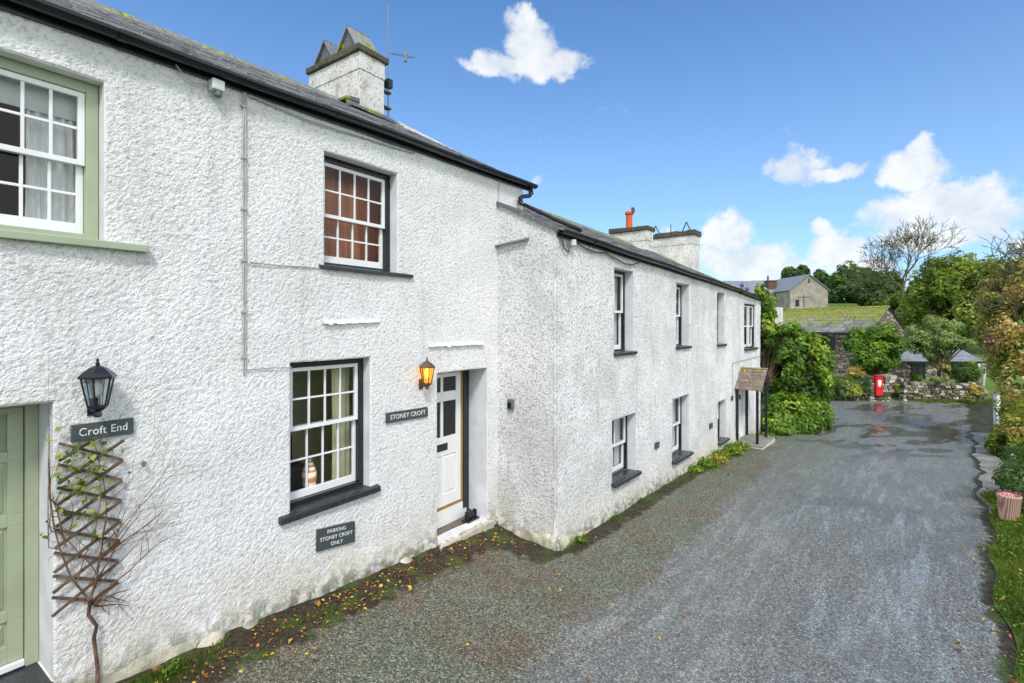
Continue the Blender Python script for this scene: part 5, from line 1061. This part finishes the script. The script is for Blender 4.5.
# weeds by the corner and along the bed
for k, (F_, s, o, r_, n_, sz_, mt, lb) in enumerate(((F2, .42, .12, .10, 90, .035, 'leaf_bright', 'small leafy weed at the corner of the long cottage'), (F2, 5.2, .14, .18, 240, .045, 'leaf_bright', 'small leafy green plant at the near end of the bed'), (F2, 5.8, .22, .26, 320, .05, 'leaf_bright', 'leafy green plant second from the near end of the bed'), (F2, 6.35, .26, .26, 320, .045, 'leaf_autumn', 'russet and yellow leaved plant in the bed'), (F2, 7.45, .30, .28, 340, .05, 'leaf_bright', 'leafy plant in the bed just beyond the yellowing one'), (F2, 8.4, .28, .26, 320, .05, 'leaf_olive', 'olive leaved plant touching the porch slab'), (F2, 6.9, .18, .26, 320, .05, 'leaf_olive', 'leafy plant with yellowing leaves in the middle of the bed'), (F2, 7.9, .20, .26, 320, .05, 'leaf_bright', 'leafy green plant in the bed next to the porch'), (F2, 10.6, .45, .28, 300, .06, 'leaf_bright', 'leafy green plant growing just past the porch'), (F1, 1.62, .2, .10, 110, .022, 'grass', 'tuft of green weed at the foot of the wall right of the trellis'))):
    c = F_(s, o, 0); zg = gz(c[0], c[1]); R = empty('weed', (c[0], c[1], zg), lb, 'plant', 'plants at the foot of the cottage walls'); r2 = np.random.default_rng(k); d = r2.normal(size=(n_, 3)); d[:, 2] = np.abs(d[:, 2]); d /= np.linalg.norm(d, axis=1)[:, None]; P = np.array([c[0], c[1], zg+.02])+d*r_*r2.uniform(.3, 1, (n_, 1))*np.array([1, 1, .65])
    V, Q, Tt = leafset(P, r2.uniform(.7, 1.3, n_)*sz_, np.clip(r2.normal(.55, .2, n_), 0, 1), 1.7, .5); npmesh('leaves', V, Q, mt, {'tint': Tt}, R); mb = MB()
    for j in range(8): q = P[j*3]; mb.tube([(c[0], c[1], zg-.02), tuple(q)], [.004, .002], 3)
    obj('stem', mb, 'bark', R)
# ================================================================== sky, sun, camera
SUN_EL, SUN_AZ = 48, 172
W = bpy.data.worlds.new('World'); SC.world = W; W.use_nodes = True; nt = W.node_tree; nt.nodes.clear()
class WN(NT):
    def __init__(s): s.t = nt
wn = WN(); out = wn.n('ShaderNodeOutputWorld'); bg = wn.n('ShaderNodeBackground'); bg.inputs[1].default_value = .15; nt.links.new(bg.outputs[0], out.inputs[0])
sky = wn.n('ShaderNodeTexSky', sky_type='NISHITA', sun_disc=False, sun_elevation=math.radians(SUN_EL), sun_rotation=math.radians(SUN_AZ), altitude=100, air_density=1.0, dust_density=.6, ozone_density=2.0)
dirv = wn.n('ShaderNodeTexCoord').outputs['Generated']; nv_ = wn.n('ShaderNodeVectorMath', operation='NORMALIZE'); nt.links.new(dirv, nv_.inputs[0]); dirn = nv_.outputs[0]
lobes = [  # (px, py, radius_x, radius_y) bearings of the clouds in the sky, weight
 (500, 62, 34, 15, 1), (530, 45, 26, 26, 1), (555, 66, 34, 20, 1), (525, 22, 18, 14, .9), (470, 62, 12, 8, .7),
 (795, 166, 28, 22, 1), (835, 173, 30, 10, .9), (905, 172, 32, 22, 1), (915, 152, 14, 14, .95), (950, 200, 45, 25, 1), (985, 215, 34, 22, 1), (900, 218, 34, 18, .9), (940, 235, 70, 18, .9),
 (728, 238, 24, 24, 1), (745, 262, 46, 22, 1), (780, 270, 36, 16, 1), (836, 250, 30, 18, 1), (820, 232, 14, 10, .8), (860, 268, 34, 14, .9), (670, 226, 10, 8, .6), (537, 184, 9, 10, .6), (1010, 240, 40, 14, .6), (800, 285, 110, 14, .8)]
dens = None
wob_ = wn.n('ShaderNodeTexNoise', i_Scale=9., i_Detail=7., i_Roughness=.62); nt.links.new(dirn, wob_.inputs[0])
sub = wn.n('ShaderNodeVectorMath', operation='SUBTRACT'); nt.links.new(wob_.outputs['Color'], sub.inputs[0]); sub.inputs[1].default_value = (.5, .5, .5)
scl = wn.n('ShaderNodeVectorMath', operation='SCALE'); nt.links.new(sub.outputs[0], scl.inputs[0]); scl.inputs['Scale'].default_value = .10
addv = wn.n('ShaderNodeVectorMath', operation='ADD'); nt.links.new(dirn, addv.inputs[0]); nt.links.new(scl.outputs[0], addv.inputs[1]); dw = addv.outputs[0]
for px, py, rx, ry, wt in lobes:
    v = Vector(((px-512)/500, 1, (324-py)/500)); L_ = v.length; v.normalize(); h = Vector((v.y, -v.x, 0)).normalized(); up = h.cross(v).normalized(); ax, ay = rx/500/L_*1.22, ry/500/L_*1.22
    d1n = wn.n('ShaderNodeVectorMath', operation='DOT_PRODUCT'); nt.links.new(dw, d1n.inputs[0]); d1n.inputs[1].default_value = tuple(h/ax)
    d2n = wn.n('ShaderNodeVectorMath', operation='DOT_PRODUCT'); nt.links.new(dw, d2n.inputs[0]); d2n.inputs[1].default_value = tuple(up/ay)
    d3n = wn.n('ShaderNodeVectorMath', operation='DOT_PRODUCT'); nt.links.new(dw, d3n.inputs[0]); d3n.inputs[1].default_value = tuple(v)
    r2_ = wn.math('ADD', wn.math('MULTIPLY', d1n.outputs['Value'], d1n.outputs['Value']), wn.math('MULTIPLY', d2n.outputs['Value'], d2n.outputs['Value']))
    q = wn.math('MULTIPLY', wn.math('MULTIPLY', wn.math('SUBTRACT', 1, r2_, True), wt), wn.math('GREATER_THAN', d3n.outputs['Value'], 0))
    dens = q if dens is None else wn.math('MAXIMUM', dens, q)
fine = wn.n('ShaderNodeTexNoise', i_Scale=15., i_Detail=10., i_Roughness=.62); nt.links.new(dirn, fine.inputs[0])
dens = wn.math('ADD', dens, wn.math('MULTIPLY', wn.math('SUBTRACT', fine.outputs['Fac'], .5), 1.6))
front = wn.mr(dens, .24, .82)
# unseen broken cloud added behind and overhead, extra bright to light the walls
st = wn.n('ShaderNodeSeparateXYZ'); nt.links.new(dirn, st.inputs[0]); gn = wn.n('ShaderNodeTexNoise', i_Scale=2.2, i_Detail=7., i_Roughness=.6); nt.links.new(dirn, gn.inputs[0])
back = wn.math('MULTIPLY', wn.mr(gn.outputs['Fac'], .36, .54), wn.mr(st.outputs[1], .30, -.1)); cov = wn.math('MAXIMUM', front, back)
shade = wn.mr(fine.outputs['Fac'], .35, .65)
frontc = wn.mix(shade, (5.1, 5.5, 6.0), (6.7, 6.8, 6.9))
skyc = wn.mix(1.0, sky.outputs[0], (.80, 1.16, 1.45), 'MULTIPLY'); haze = wn.mr(st.outputs[2], .60, .0, 0, .3); skyc = wn.mix(haze, skyc, (4.0, 4.9, 6.2))
ccol = wn.mix(wn.math('GREATER_THAN', back, front), frontc, (11.9, 11.8, 11.5)); fin = wn.mix(wn.math('MULTIPLY', cov, .92), skyc, ccol); nt.links.new(fin, bg.inputs[0])
el, az = math.radians(SUN_EL), math.radians(SUN_AZ); sd = Vector((math.sin(az)*math.cos(el), math.cos(az)*math.cos(el), math.sin(el)))
sl = bpy.data.lights.new('sun', 'SUN'); sl.energy = 2.6; sl.angle = math.radians(11); sl.color = (1, .96, .90); so = bpy.data.objects.new('sun', sl); C.objects.link(so); so.rotation_euler = sd.to_track_quat('Z', 'Y').to_euler()
cam = bpy.data.cameras.new('camera'); cam.sensor_width = 36; cam.lens = 500/1024*36; cam.shift_y = -17.5/1024; cam.clip_end = 3000; cam.clip_start = .05
co = bpy.data.objects.new('camera', cam); C.objects.link(co); co.location = (0, 0, 3); co.rotation_euler = (math.radians(90), 0, 0); SC.camera = co
SC.view_settings.view_transform = 'Standard'; SC.view_settings.look = 'None'; SC.view_settings.exposure = 0; SC.view_settings.gamma = 1
SC.render.engine = 'CYCLES'; SC.cycles.max_bounces = 6; SC.cycles.transparent_max_bounces = 8
